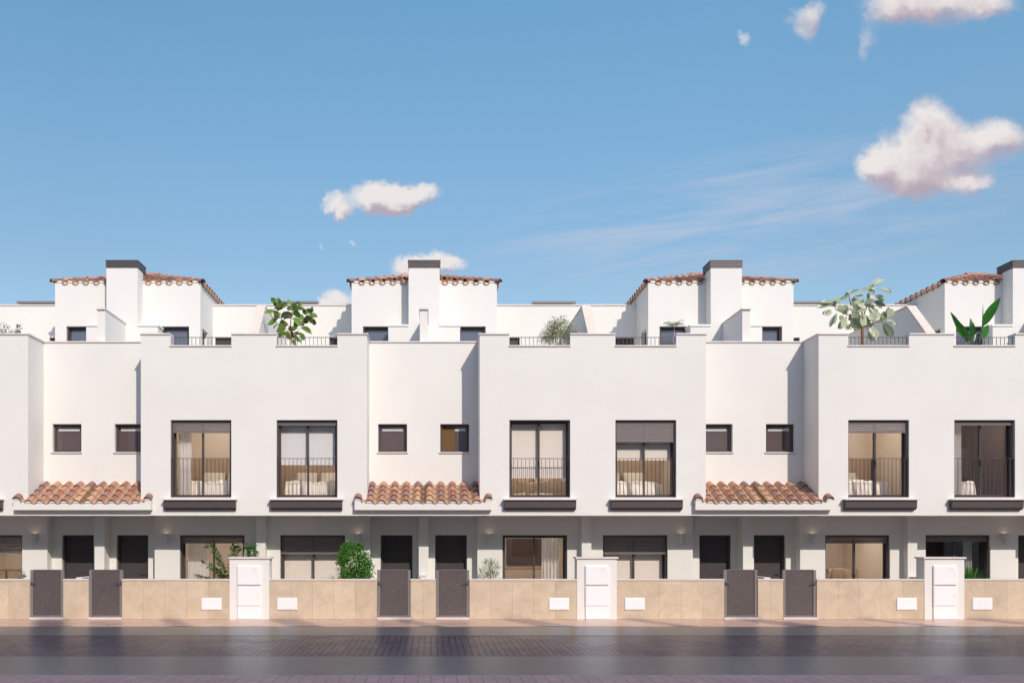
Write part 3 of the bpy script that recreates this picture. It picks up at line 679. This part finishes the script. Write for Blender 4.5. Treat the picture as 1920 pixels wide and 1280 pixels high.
def gate(c, s, hs, label):
    """hs: side of the handle, +1 = world right"""
    x0, x1 = sorted((c + s * GATE[0], c + s * GATE[1])); g = empty('garden_gate', ((x0 + x1) / 2, .1, 0), label, 'gate', 'speckled grey metal garden gates')
    for x, e in ((x0 + .004, .075), (x1 - .079, .075)):
        mb = MB(); mb.box(x, x + e, .03, .11, .05, 1.315); mb.build('gate_post', 'gate_frame_paint', g, .004)
    mb = MB(); mb.box(x0 + .083, x1 - .083, .055, .085, .10, 1.305); p = mb.build('panel', 'gate_paint', g, .003)
    mb = MB(); mb.box(x0 + .083, x1 - .083, .04, .1, 1.306, 1.325); mb.box(x0 + .083, x1 - .083, .04, .1, .06, .098); mb.build('gate_rail', 'gate_frame_paint', g)
    hx = x0 + .05 if hs < 0 else x1 - .05; d = .13 if hs < 0 else -.13
    mb = MB(); mb.tube([(hx, .03, .955), (hx, -.02, .955), (hx + d, -.02, .95)], .011, 8); mb.box(hx - .016, hx + .016, .022, .03, .90, 1.0); mb.build('gate_handle', 'rail_metal', g)
    mb = MB(); mb.box(x0 + .002, x1 - .002, -.03, .2, .002, .048); mb.build('threshold', 'coping', g)
GL = ['leftmost dark gate, in front of the leftmost dark door', 'second gate from the left, right of the leftmost short wall', 'left gate of the central pair', 'right gate of the central pair',
      'left gate of the third pair', 'right gate of the third pair, left of the window with the shelf']
for i, (c, s, hs) in enumerate(((CX0 - 2 * HW, -1, -1), (CX0 - 2 * HW, 1, 1), (CX0, -1, -1), (CX0, 1, 1), (CX0 + 2 * HW, -1, -1), (CX0 + 2 * HW, 1, 1))):
    gate(c, s, hs, 'speckled grey metal ' + GL[i] if 'gate' in GL[i] else GL[i])

# ------------------------------------------------------------------ building across the street, behind the viewpoint: its shadow lies on the road
KS = .777; YO = -27.0
ob = empty('apartment_block', (10, YO - 6, 0), 'tall plain building across the street whose roofline and chimneys shade the road', 'building')
mb = MB(); H0 = (-YO - 2.02) * KS
holes = [(x, x + 1.6, z, z + 1.5) for x in [(-30 + 5 * i) for i in range(18)] for z in (1.0, 4.2, 7.4, 10.6, 13.8, 16.6)]
mb.panel(-40, 62, -.05, H0, YO - .3, YO, holes); mb.box(-40, 62, YO - 12, YO - .3, H0 - .3, H0 - .01); mb.box(-40, 62, YO - 12.3, YO - 12, -.05, H0); mb.build('wall', 'opposite_wall', ob)
mb = MB()
for x, _, z, _ in holes[::1]: mb.box(x, x + 1.6, YO - .25, YO - .2, z, z + 1.5)
mb.build('windows', 'screen_dark', ob)
for k in range(-2, 5):
    for x, w, zt in ((-10.1 + 6.2 * k, .74, 20.95), (-6.96 + 6.2 * k, .42, 20.95)):
        x -= YO * .457; mb = MB(); mb.box(x - w / 2, x + w / 2, YO - .3, YO - .02, H0 - .01, zt); mb.build('chimney', 'opposite_wall', ob)

# ------------------------------------------------------------------ rooms' furniture
def rb(mb, x0, x1, y0, y1, z0, z1): mb.box(x0, x1, y0, y1, z0, z1)
def bed(x, y, label, mt='linen', panel='wood_panel', z=ZF1 + .012, seed=1, ph=1.42):
    """bed seen from its foot, head against the back wall"""
    rnd = random.Random(seed); b = empty('bed', (x, y, z), label, 'bed', 'beds behind the upper windows')
    mb = MB(); mb.box(x - .72, x + .72, y - 1.95, y, z + .001, z + .28); mb.build('bed_base', 'wood', b, .01)
    mb = MB(); mb.box(x - 1.25, x + 1.25, y + .01, y + .07, z + .001, z + ph); mb.build('headboard', panel, b, .008)
    # rumpled duvet: a height grid draping over the foot end
    mb = MB(); nx, ny = 26, 30; V = []; 
    ph1, ph2 = rnd.uniform(0, 6), rnd.uniform(0, 6)
    for j in range(ny + 1):
        for i in range(nx + 1):
            a = i / nx; c = j / ny; xx = x - .80 + 1.60 * a; yy = y - 2.02 + 1.95 * c
            hgt = .60 + .035 * math.sin(9 * a + ph1 + 3 * c) + .03 * math.sin(14 * c + ph2 + 4 * a) + .02 * math.sin(31 * a + 5 * c) + rnd.uniform(-.008, .008)
            if i in (0, nx) or j == 0: hgt = .16
            V.append((xx + .015 * math.sin(20 * c), yy + (.02 * math.sin(22 * a) if j < 2 else 0), z + hgt))
    mb.mesh(V, [(j * (nx + 1) + i, j * (nx + 1) + i + 1, (j + 1) * (nx + 1) + i + 1, (j + 1) * (nx + 1) + i) for j in range(ny) for i in range(nx)], True)
    mb.build('duvet', mt, b)
    for sx in (-.37, .37):
        mb = MB(); n = 10; V = []; Fc = []
        for j in range(n + 1):
            for i in range(n + 1):
                a = i / n * 2 - 1; c = j / n * 2 - 1; th = .10 * (max(0, (1 - a ** 4) * (1 - c ** 4))) ** .5
                V.append((x + sx + a * .32, y - .16 + .10 * c - th, z + .80 + c * .20))
        mb.mesh(V, [(j * (n + 1) + i, j * (n + 1) + i + 1, (j + 1) * (n + 1) + i + 1, (j + 1) * (n + 1) + i) for j in range(n) for i in range(n)], True)
        mb.mesh([(x + sx - .32, y - .16 - .1, z + .6), (x + sx + .32, y - .26, z + .6), (x + sx + .32, y - .06, z + 1.0), (x + sx - .32, y - .06, z + 1.0)], [(3, 2, 1, 0)])
        mb.build('pillow', mt, b)
def curtain(x0, x1, y, z0, z1, label, folds=7, dep=.05):
    mb = MB(); n = folds * 8; V = []
    for k in (0, 1, 2, 3):
        z = z0 + (z1 - z0) * k / 3
        for i in range(n + 1):
            a = i / n; V.append((x0 + (x1 - x0) * a, y + dep * math.sin(a * folds * 2 * math.pi) * (1.15 - .3 * k / 3), z + (.02 * math.sin(a * 17) if k == 0 else 0)))
    mb.mesh(V, [(k * (n + 1) + i, k * (n + 1) + i + 1, (k + 1) * (n + 1) + i + 1, (k + 1) * (n + 1) + i) for k in range(3) for i in range(n)], True)
    tag(mb.build('curtain', 'curtain'), label, 'curtain', 'white curtains behind the windows')
def bayx(i): c, s, _ = HOUSES[i]; return c + s * (HW - 1.456)
def gx(i): c, s, _ = HOUSES[i]; return c + s * (HW - 1.4475)
bed(bayx(1) + .1, 3.42, 'bed with rumpled white bedding behind the upper window with the curtain', seed=1)
bed(bayx(2), 3.42, 'bed with white bedding below the grey white blind', seed=2)
bed(bayx(3) + .1, 3.42, 'bed with beige bedding behind the upper window with the long pale blind', 'linen_beige', 'interior_white', seed=3)
bed(bayx(4) - .1, 3.42, 'bed with white bedding under the furthest lowered upper shutter', seed=4)
bed(bayx(5), 3.42, 'bed with white bedding behind the upper window below the brown trunked plant', seed=5)
bed(bayx(6) - .5, 3.42, 'bed in the dark room of the upper window below the banana plant', seed=6)
curtain(bayx(1) - .72, bayx(1) - .36, YB + .40, 3.2, 5.25, 'white curtain drawn to the left side of the leftmost upper balcony window', 4)
curtain(bayx(6) - .80, bayx(6) - .42, YB + .40, 3.2, 5.3, 'sheer curtain in the rightmost upper balcony window', 5)
curtain(gx(1) - .82, gx(1) - .2, YW + .45, .12, 2.2, 'white curtain in the patio window left of the left meter pillar', 8, .04)
curtain(gx(3) + .25, gx(3) + .76, YW + .45, .12, 2.2, 'white curtain in the patio window left of the middle meter pillar', 5)
curtain(gx(6) + .42, gx(6) + .66, YW + .45, .12, 2.2, 'white curtain in the dark patio window at the right', 3)
def table(x, y, w, label, z=1.05, d=.7):
    t = empty('table', (x, y, .09), label, 'table', 'wooden tables behind the patio windows'); mb = MB(); mb.box(x - w / 2, x + w / 2, y - d / 2, y + d / 2, z - .04, z); mb.build('table_top', 'wood', t, .004)
    for a in (-1, 1):
        for b in (-1, 1): mb = MB(); mb.box(x + a * (w / 2 - .07) - .025, x + a * (w / 2 - .07) + .025, y + b * (d / 2 - .06) - .025, y + b * (d / 2 - .06) + .025, .09, z - .04); mb.build('leg', 'wood', t)
table(gx(0) - .1, 4.4, 1.7, 'wooden table behind the patio window at the left edge', 1.18)
table(gx(3) - .1, 4.7, 1.7, 'wooden table in front of a dark screen behind the patio window', 1.20)
table(gx(5) - .35, 4.7, 1.3, 'wooden desk below the wall shelf behind the patio window', 1.20)
t = empty('television', (gx(3) - .1, 5.5, 1.3), 'wide dark brown screen on the back wall above the wooden table', 'television')
mb = MB(); mb.box(gx(3) - .5, gx(3) + .75, 5.53, 5.58, 1.26, 2.15); mb.build('casing', 'frame_metal', t, .006); mb = MB(); mb.box(gx(3) - .48, gx(3) + .73, 5.52, 5.53, 1.28, 2.13); mb.build('screen', 'screen_dark', t)
t = empty('wall_shelf', (gx(5) - .35, 5.5, 2), 'white wall shelf above the wooden desk', 'shelf'); mb = MB(); mb.box(gx(5) - 1.0, gx(5) + .05, 5.28, 5.59, 2.00, 2.05); mb.build('shelf_board', 'white_paint', t, .004)
for dx in (-.8, -.1): mb = MB(); mb.box(gx(5) + dx - .02, gx(5) + dx + .02, 5.4, 5.59, 1.88, 2.0); mb.build('bracket', 'white_paint', t)
def sofa(x, y, label):
    t = empty('sofa', (x, y, .09), label, 'sofa')
    mb = MB(); mb.box(x - .8, x + .8, y - .4, y + .35, .15, .52); mb.build('seat', 'linen_beige', t, .05); mb = MB(); mb.box(x - .8, x + .8, y + .2, y + .45, .52, 1.18); mb.build('backrest', 'linen_beige', t, .06)
    for a in (-1, 1): mb = MB(); mb.box(x + a * .82 - .1, x + a * .82 + .1, y - .4, y + .45, .15, .8); mb.build('armrest', 'linen_beige', t, .04)
    for k in (-.4, .1): mb = MB(); mb.box(x + k - .2, x + k + .2, y + .02, y + .19, .6, 1.22); mb.build('cushion', 'wood_panel', t, .06)
sofa(gx(5) + .55, 4.4, 'brown beige sofa with cushions behind the patio window with the shelf')
sofa(gx(4), 4.4, 'beige sofa behind the half shuttered patio window of the fifth house')

def added_room_light(x, y, z, label, e=None):  # unseen glowing panel under the ceiling, added to brighten the room
    t = empty('added_room_light', (x, y, z), label, 'added light', 'unseen lights added to brighten the rooms')
    mb = MB(); mb.box(x - .42, x + .42, y - .42, y + .42, z - .045, z - .001); mb.build('added_light_body', 'white_paint', t, .004)
    mb = MB(); mb.box(x - .39, x + .39, y - .39, y + .39, z - .052, z - .046); mb.build('added_light_face', 'added_light_glow', t)
m = bpy.data.materials.new('added_light_glow'); m.use_nodes = True; b = m.node_tree.nodes['Principled BSDF']; b.inputs['Emission Color'].default_value = (1, .89, .77, 1); b.inputs['Emission Strength'].default_value = 14.5; M['added_light_glow'] = m  # glow of the panels added for room brightness
WN = ['at the left edge', 'with the white curtain', 'with the grey white blind', 'with the long pale blind', 'with the furthest lowered shutter', 'below the brown trunked plant', 'with the dark room']
for i in range(7):
    added_room_light(bayx(i), 2.1, ZTER - .25, 'added light panel brightening the room behind the upper window ' + WN[i])
    if i < 6: added_room_light(gx(i), 3.6, ZB, 'added light panel brightening the room below the upper window ' + WN[i])

# ------------------------------------------------------------------ plants
def leaf(mb, base, d, L, Wd, droop=.3, fold=.15, segs=5, wide=.5, roll=0, up=Vector((0, 0, 1))):
    base = Vector(base); d = Vector(d).normalized()
    side = d.cross(up)
    if side.length < .05: side = Vector((1, 0, 0))
    side.normalize(); side = Matrix.Rotation(roll, 3, d) @ side; nrm = side.cross(d).normalized()
    V = []; p = base.copy(); dd = d.copy()
    for i in range(segs + 1):
        t = i / segs; w = Wd * .5 * (math.sin(math.pi * min(1, max(0, t ** (math.log(.5) / math.log(wide))))) ** .8 if 0 < t < 1 else .02)
        V += [tuple(p - side * w + nrm * fold * w), tuple(p), tuple(p + side * w + nrm * fold * w)]
        dd = (dd + Vector((0, 0, -droop / segs))).normalized(); nrm = side.cross(dd).normalized(); p = p + dd * (L / segs)
    Fc = []
    for i in range(segs): a = 3 * i; Fc += [(a, a + 1, a + 4, a + 3), (a + 1, a + 2, a + 5, a + 4)]
    mb.mesh(V, Fc, True)
def rdir(r, zmin=-.3, zmax=1.0):
    while True:
        v = Vector((r.uniform(-1, 1), r.uniform(-1, 1), r.uniform(-1, 1)))
        if .1 < v.length < 1:
            v.normalize()
            if zmin <= v.z <= zmax: return v
def pot(par, x, y, z, h, r, mt='pot_clay', name='pot'):
    mb = MB(); mb.lathe((x, y, z), [(r * .72, 0), (r * .98, h * .92), (r * 1.05, h * .93), (r * 1.05, h), (r * .92, h), (r * .9, h - .04)], 22); mb.build(name, mt, par)
    mb = MB(); mb.lathe((x, y, z + h - .06), [(r * .91, 0), (r * .9, .02)], 18); mb.build('soil', 'soil', par)
def PX(px, D): return (px - VX) * D / F
def PZ(py, D): return EYE + (VH - py) * D / F
TZ = ZTER
def leafpx(lf, q, D, y, r, wk=1.0, bend=.55):
    bx, by, tx, ty, w = q; dy = r.uniform(-.1, .1)
    B = Vector((PX(bx, D), y + dy, PZ(by, D))); T = Vector((PX(tx, D), y + dy + r.uniform(-.1, .08), PZ(ty, D))); d = T - B
    bow = min(.5, abs(d.x) / d.length * bend); d0 = d.normalized() + Vector((0, 0, bow * .5))
    leaf(lf, B, d0, d.length * 1.04, w * D / F * wk, bow, .25, 7, .6, r.choice((-1, 1)) * r.uniform(.0, .75), Vector((0, -1, r.uniform(-.2, .7))))
FIC = """430,330,330,210,90 430,320,430,215,80 450,380,500,240,110 480,410,640,320,130 440,400,350,400,60 430,470,170,480,70 470,500,350,520,90 440,590,220,730,80 480,560,690,520,120 460,420,430,320,100
730,400,640,230,45 740,380,880,270,60 730,420,660,400,80 740,440,970,400,50 720,470,740,320,70 740,500,900,540,130 850,520,950,620,70 500,620,650,500,90 470,600,380,540,100
1000,520,1060,390,90 1080,440,1160,450,60 1050,540,1230,560,90 1000,560,960,430,70 1040,600,1150,690,90 1000,590,950,680,100 980,640,1110,600,100 940,700,1050,640,80
640,700,460,760,150 590,800,440,960,60 640,760,770,820,90 760,660,830,760,110 720,600,930,760,90 880,790,1110,900,80 860,800,740,850,60 520,840,450,830,90 850,720,950,760,110
680,900,590,930,90 700,930,620,1010,110 700,940,910,1090,70 850,870,960,1010,80 740,880,820,920,60 700,1040,800,1100,80 560,970,540,990,50 440,720,360,830,40 730,860,700,980,70"""
def ficus():
    D = 25.15; r = random.Random(5); y = D - 24; x = PX(547, D); g = empty('potted_plant', (x, y, TZ), 'dark glossy broad-leaved plant behind the terrace railing, standing out against the left white back wall', 'plant')
    pot(g, x, y, TZ, .42, .2); st = MB(); lf = MB(); Z = lambda a, b: Vector((PX(480 + a / 10.67, D), y, PZ(540 + b / 10.67, D)))
    J = [Z(700, 1040), Z(690, 800), Z(700, 560), Z(730, 380)]; st.tube([(x, y, TZ + .36)] + J, [.02, .018, .016, .012, .008], 8)
    for p in ((J[1], Z(450, 560), Z(430, 320)), (J[1], Z(900, 740), Z(1010, 540)), (J[0], Z(600, 820), Z(520, 780)), (J[0], Z(800, 900), Z(880, 800)), (J[2], Z(560, 600), Z(470, 520))): st.tube(p, [.011, .009, .006], 6)
    for t in FIC.split(): 
        q = [float(v) for v in t.split(',')]
        for k in range(2):
            a, b, c, d = [r.uniform(-34, 34) * k for _ in range(4)]; leafpx(lf, (480 + (q[0] + a) / 10.67, 540 + (q[1] + b) / 10.67, 480 + (q[2] + a + c) / 10.67, 540 + (q[3] + b + d) / 10.67, q[4] / 10.67), D, y + .08 * k, r, 1.3)
    st.build('stem', 'bark', g); lf.build('foliage', 'leaf_ficus', g)
ficus()
def fine_shrub(px0, px1, py0, py1, D, label, mt, n=1500, L=(.05, .09), Wd=.018, seed=3, zfloor=TZ, nm='shrub', h0=.35, stems=9, spiky=False, pm='pot_clay', blobs=None):
    r = random.Random(seed); y = D - 24; x = PX((px0 + px1) / 2, D); rx = (px1 - px0) / 2 * D / F; zt = PZ(py0, D); zb = PZ(py1, D)
    g = empty(nm, (x, y, zfloor), label, 'plant'); pot(g, x, y, zfloor, h0, min(.22, rx * .8), pm); st = MB(); lf = MB()
    zc = (zt + max(zb, zfloor + h0)) / 2; rz = (zt - max(zb, zfloor + h0)) / 2
    cl = []
    for i in range(stems):
        d = rdir(r, -.6, 1); k = r.uniform(.55, .95); cl.append(Vector((x + d.x * rx * k, y + d.y * min(rx, .3) * k, zc + d.z * rz * k)))
        st.tube([(x + r.uniform(-.03, .03), y, zfloor + h0 - .03), Vector((x, y, zfloor + h0 + .05)).lerp(cl[-1], .5) + Vector((0, 0, .04)), cl[-1]], [.009, .007, .003], 5)
    for i in range(n):
        c = r.choice(cl); d = rdir(r, -1, 1); q = c + Vector((d.x * rx * .42, d.y * .16, d.z * rz * .45)) * r.random() ** .5
        dd = rdir(r, -.3, 1) if not spiky else (d + Vector((0, 0, .6))); leaf(lf, q, dd, r.uniform(*L), Wd * r.uniform(.7, 1.2), r.uniform(0, .8), .2, 3, .45, r.uniform(-.6, .6))
    st.build('stem', 'bark_pale' if 'pale' in mt or 'bamboo' in mt else 'bark', g); lf.build('foliage', mt, g)
fine_shrub(1006, 1088, 598, 660, 25.2, 'feathery pale green shrub behind the middle left terrace railing', 'leaf_pale', 3600, (.05, .1), .016, 7, stems=18)
def palm_small():
    D = 25.3; y = D - 24; x = PX(1264, D); r = random.Random(9); g = empty('small_palm', (x, y, TZ), 'small pale palm on a thin stem with an umbrella of leaflets on the middle terrace', 'plant'); pot(g, x, y, TZ, .35, .17)
    st = MB(); lf = MB(); zt = PZ(610, D); st.tube([(x, y, TZ + .3), (x + .01, y, TZ + 1.2), (x, y, zt)], [.011, .009, .007], 7)
    for k in range(13):
        an = k * 2.4; d = Vector((math.cos(an), math.sin(an), r.uniform(.4, 1.8))).normalized(); P = Vector((x, y, zt)); pts = [P.copy()]
        for i in range(5): d = (d + Vector((0, 0, -.22))).normalized(); P = P + d * .055; pts.append(P.copy())
        st.tube(pts, .003, 4)
        for i, q in enumerate(pts[1:]):
            for sgn in (-1, 1):
                sd = d.cross(Vector((0, 0, 1))).normalized() * sgn; leaf(lf, q, sd + d * .7, r.uniform(.08, .13), .022, .9, .2, 3, .45)
    for k in range(60):
        an = r.uniform(0, 6.28); leaf(lf, (x - .17 + r.uniform(-.1, .12), y + r.uniform(-.1, .1), PZ(650, D) + r.uniform(-.05, .12)), (math.cos(an), math.sin(an), r.uniform(.2, 1)), r.uniform(.1, .16), .025, .9, .2, 4, .45)
    st.build('stem', 'bark_pale', g); lf.build('foliage', 'leaf_bamboo', g)
palm_small()
MAG = """960,210,1110,100,50 950,230,780,250,45 1040,260,1200,290,60 950,240,920,180,35 980,220,1020,190,35 960,280,910,240,50 560,330,700,265,40 580,400,780,330,50 560,390,440,420,60 450,410,310,440,90
300,480,120,440,45 310,500,120,540,70 320,500,400,500,50 300,590,170,680,100 370,620,300,820,60 500,540,380,580,90 600,470,650,590,90 480,620,540,600,90 740,440,610,450,50 760,430,640,490,80 540,340,480,350,50
860,370,900,330,80 960,340,1150,440,70 870,420,960,400,120 920,460,1080,530,80 1000,480,1150,510,60 960,530,1050,680,90 820,500,900,430,90 650,640,800,600,60 700,480,760,560,100 800,420,740,500,90 880,560,960,620,100 600,600,520,540,90
520,700,410,860,120 560,720,670,890,120 660,650,730,800,120 790,640,750,850,110 820,640,870,840,90 900,700,1000,720,150 500,800,560,900,120 720,780,660,900,90 440,680,430,760,70 620,620,660,720,110 700,620,640,700,100
1060,740,1220,1000,110 1150,730,1310,820,60 1120,740,1110,620,100 1170,720,1230,580,110 960,830,990,1060,110 900,850,940,960,80 830,870,920,980,80 940,620,1050,720,70 870,640,930,760,110"""
def magnolia():
    D = 24.98; y = D - 24 + .1; x = PX(1621, D); r = random.Random(21); g = empty('potted_tree', (x, y, TZ), 'tall silvery green broad-leaved plant with a brown trunk behind the terrace railing', 'plant'); pot(g, x, y, TZ, .4, .24)
    Z = lambda a, b: Vector((PX(1530 + a / 8.535, D), y, PZ(510 + b / 8.535, D)))
    st = MB(); lf = MB(); T = Z(770, 860); st.tube([(x, y, TZ + .35), (x - .01, y, TZ + .8), T, Z(780, 700)], [.05, .045, .04, .03], 10)
    for p in ((T, Z(600, 700), Z(350, 590), Z(300, 490)), (T, Z(620, 660), Z(560, 400), Z(550, 330)), (Z(780, 700), Z(860, 480), Z(960, 300), Z(965, 210)), (T, Z(930, 810), Z(1080, 770), Z(1150, 730)), (Z(780, 700), Z(740, 560), Z(760, 430)), (T, Z(900, 850), Z(960, 830))): st.tube(p, [.022, .016, .012, .008][:len(p)], 7)
    for t in MAG.split(): 
        q = [float(v) for v in t.split(',')]
        for k in range(2):
            a, b, c, d = [r.uniform(-36, 36) * k for _ in range(4)]; leafpx(lf, (1530 + (q[0] + a) / 8.535, 510 + (q[1] + b) / 8.535, 1530 + (q[2] + a + c) / 8.535, 510 + (q[3] + b + d) / 8.535, q[4] / 8.535), D, y + .1 * k, r, 1.25)
    st.build('trunk', 'bark', g); lf.build('crown', 'leaf_silver', g)
magnolia()
def banana():
    D = 25.0; y = 1.1; x = PX(1832, D); r = random.Random(2); g = empty('banana_plant', (x, y, TZ), 'banana plant with upright paddle leaves behind the rightmost terrace railing', 'plant'); pot(g, x, y, TZ, .4, .22)
    st = MB()
    for i, (bx, by, tx, ty, w) in enumerate(((1843, 612, 1870, 560, .2), (1824, 640, 1799, 578, .19), (1820, 640, 1790, 603, .18), (1832, 640, 1836, 590, .26), (1840, 625, 1838, 572, .16), (1847, 632, 1871, 604, .2))):
        w *= 1.25 if i in (0, 5) else .85; lf = MB(); B = Vector((PX(bx, D), y + (.12 if i % 2 else -.1), PZ(by, D))); T = Vector((PX(tx, D), y + (.3 if i % 2 else -.22), PZ(ty, D)))
        st.tube([(x + .02 * i - .05, y, TZ + .36), Vector((x, y, TZ + .7)).lerp(B, .5), B], [.02, .016, .011], 7)
        d = T - B; leaf(lf, B, d + Vector((0, 0, .15)), d.length * 1.02, w, .3, .35, 9, .42, (-.5, -.9, -1.1, .2, .9, .5)[i], Vector((0, -1, .3)))
        lf.build('leaf', 'leaf_banana', g)
    st.build('stem', 'leaf_zz', g)
banana()
def leafy(px0, px1, py0, py1, D, label, zfloor, n=14, mt='leaf_ficus', L=(.1, .17), W=.06, seed=4, cat='plant', pm='pot_white', ph=.4, droop=.6, nm='potted_plant'):
    r = random.Random(seed); y = D - 24; x = PX((px0 + px1) / 2, D); rx = (px1 - px0) / 2 * D / F; g = empty(nm, (x, y, zfloor), label, cat); zt = PZ(py0, D); zb = PZ(py1, D)
    pot(g, x, y, zfloor, ph, .16, pm); st = MB(); lf = MB()
    for i in range(n):
        X = x + r.uniform(-1, 1) * rx; Z = r.uniform(zb, zt); Y = y + r.uniform(-.2, .2); st.tube([(x, y, zfloor + ph - .03), (x + (X - x) * .4, Y, (zfloor + ph + Z) / 2 + .05), (X, Y, Z)], [.007, .006, .003], 5)
        for k in range(5): an = r.uniform(0, 6.28); leaf(lf, (X, Y, Z - .02 * k), (math.cos(an), math.sin(an), r.uniform(-.2, .8)), r.uniform(*L), W * r.uniform(.8, 1.2), droop, .2, 4, .55)
    st.build('stem', 'leaf_zz', g); lf.build('foliage', mt, g)
leafy(0, 46, 606, 640, 25.2, 'low leafy plant peeping over the terrace parapet at the left edge', TZ, 26, seed=8, L=(.08, .12), W=.05, pm='pot_clay', ph=.75)
G0 = .06
leafy(32, 54, 1070, 1086, 24.9, 'small leafy plant in a round white pot behind the garden wall at the left edge', G0, 9, 'leaf_bamboo', (.12, .18), .07, 3, ph=.8)
leafy(66, 98, 1068, 1080, 25.0, 'low green plant just showing over the leftmost gate', G0, 10, 'leaf_shrub', (.1, .16), .05, 6, ph=.8)
def zz():
    D = 24.95; y = D - 24; x = PX(428, D); r = random.Random(4); g = empty('fern_plant', (x, y, G0), 'plant with arching stems of small dark leaflets left of the left meter pillar', 'plant'); pot(g, x, y, G0, .5, .17, 'pot_white'); st = MB(); lf = MB()
    for (tx, ty, yo) in ((389, 1022, -.1), (378, 1056, .1), (376, 1084, 0), (402, 1050, .2), (437, 1022, .15), (372, 1081, -.2), (446, 1026, .25), (408, 1070, -.15)):
        P0 = Vector((x, y, G0 + .45)); P2 = Vector((PX(tx, D), y + yo, PZ(ty, D))); P1 = Vector((x + (P2.x - x) * .25, y + yo * .4, max(P2.z - .1, G0 + .8)))
        pts = [P0 * (1 - t) ** 2 + P1 * 2 * t * (1 - t) + P2 * t * t for t in [i / 20 for i in range(21)]]; st.tube(pts, [.012 - .0004 * i for i in range(21)], 6)
        for i in range(4, 21):
            d = (pts[min(i + 1, 20)] - pts[i - 1]).normalized(); sd = d.cross(Vector((0, 1, 0))).normalized()
            for sg in (-1, 1): leaf(lf, pts[i], sd * sg + d * .7 + Vector((0, r.uniform(-.3, .3), 0)), r.uniform(.10, .13), .065, .2, .15, 4, .5, r.uniform(.8, 1.6), Vector((0, -1, 0)))
    st.build('stem', 'leaf_zz', g); lf.build('foliage', 'leaf_zz', g)
zz()
leafy(458, 482, 1018, 1046, 25.2, 'bright green tuft of leaves above the left meter pillar', G0, 42, 'leaf_shrub', (.1, .16), .055, 9, ph=.7)
def shrub():
    D = 24.75; y = D - 24; r = random.Random(12); x = PX(663, D); g = empty('shrub', (x, y, G0), 'dense bright green shrub in front of the patio window, right of its shutter', 'shrub'); pot(g, x, y, G0, .3, .25, 'pot_clay'); st = MB(); lf = MB()
    cl = [(655, 1032, .2), (645, 1040, .15), (670, 1036, .22), (682, 1048, .2), (660, 1055, .28), (680, 1066, .25), (650, 1070, .22), (672, 1080, .3), (686, 1080, .2), (655, 1090, .28), (664, 1105, .3), (640, 1052, .12), (689, 1060, .12), (652, 1024, .1), (672, 1025, .1)]
    for (a, b, rr) in cl:
        c = Vector((PX(a, D), y + r.uniform(-.12, .12), PZ(b, D))); st.tube([(x, y, G0 + .25), c], [.015, .005], 5)
        for k in range(int(2000 * rr)):
            d = rdir(r, -1, 1); q = c + d * rr * (r.uniform(.3, 1.12) if k % 9 else 1.3); leaf(lf, q, d + rdir(r, -1, 1) * .9, r.uniform(.045, .075), .032, .4, .2, 3, .5, r.uniform(-1, 1))
    st.build('stem', 'bark', g); lf.build('foliage', 'leaf_shrub', g)
shrub()
fine_shrub(900, 940, 1050, 1100, 25.1, 'small grassy plant with pale narrow leaves by the central porch', 'leaf_bamboo', 420, (.14, .22), .016, 15, zfloor=G0, nm='potted_plant', h0=.55, stems=7, spiky=True, pm='pot_white')
def tuft(px0, px1, py0, D, label, n, seed):
    r = random.Random(seed); y = D - 24; x = PX((px0 + px1) / 2, D); rx = (px1 - px0) / 2 * D / F; g = empty('potted_grass', (x, y, G0), label, 'plant'); pot(g, x, y, G0, .5, .14, 'pot_white'); lf = MB()
    H = PZ(py0, D) - G0 - .45
    for i in range(n): an = r.uniform(0, 6.28); k = r.random(); leaf(lf, (x + r.uniform(-.08, .08), y + r.uniform(-.08, .08), G0 + .45), (math.cos(an) * .35 * k * rx / .15, math.sin(an) * .35 * k, 1), H * r.uniform(.7, 1.05), .022, .5 * k, .2, 6, .4)
    lf.build('foliage', 'leaf_grass', g)
tuft(1806, 1830, 1056, 25.2, 'tall bright green grass in front of the dark patio window', 150, 3)
leafy(1838, 1858, 1077, 1090, 25.2, 'low dark green leaves right of the tall grass', G0, 8, 'leaf_grass', (.1, .15), .04, 19, ph=.7)
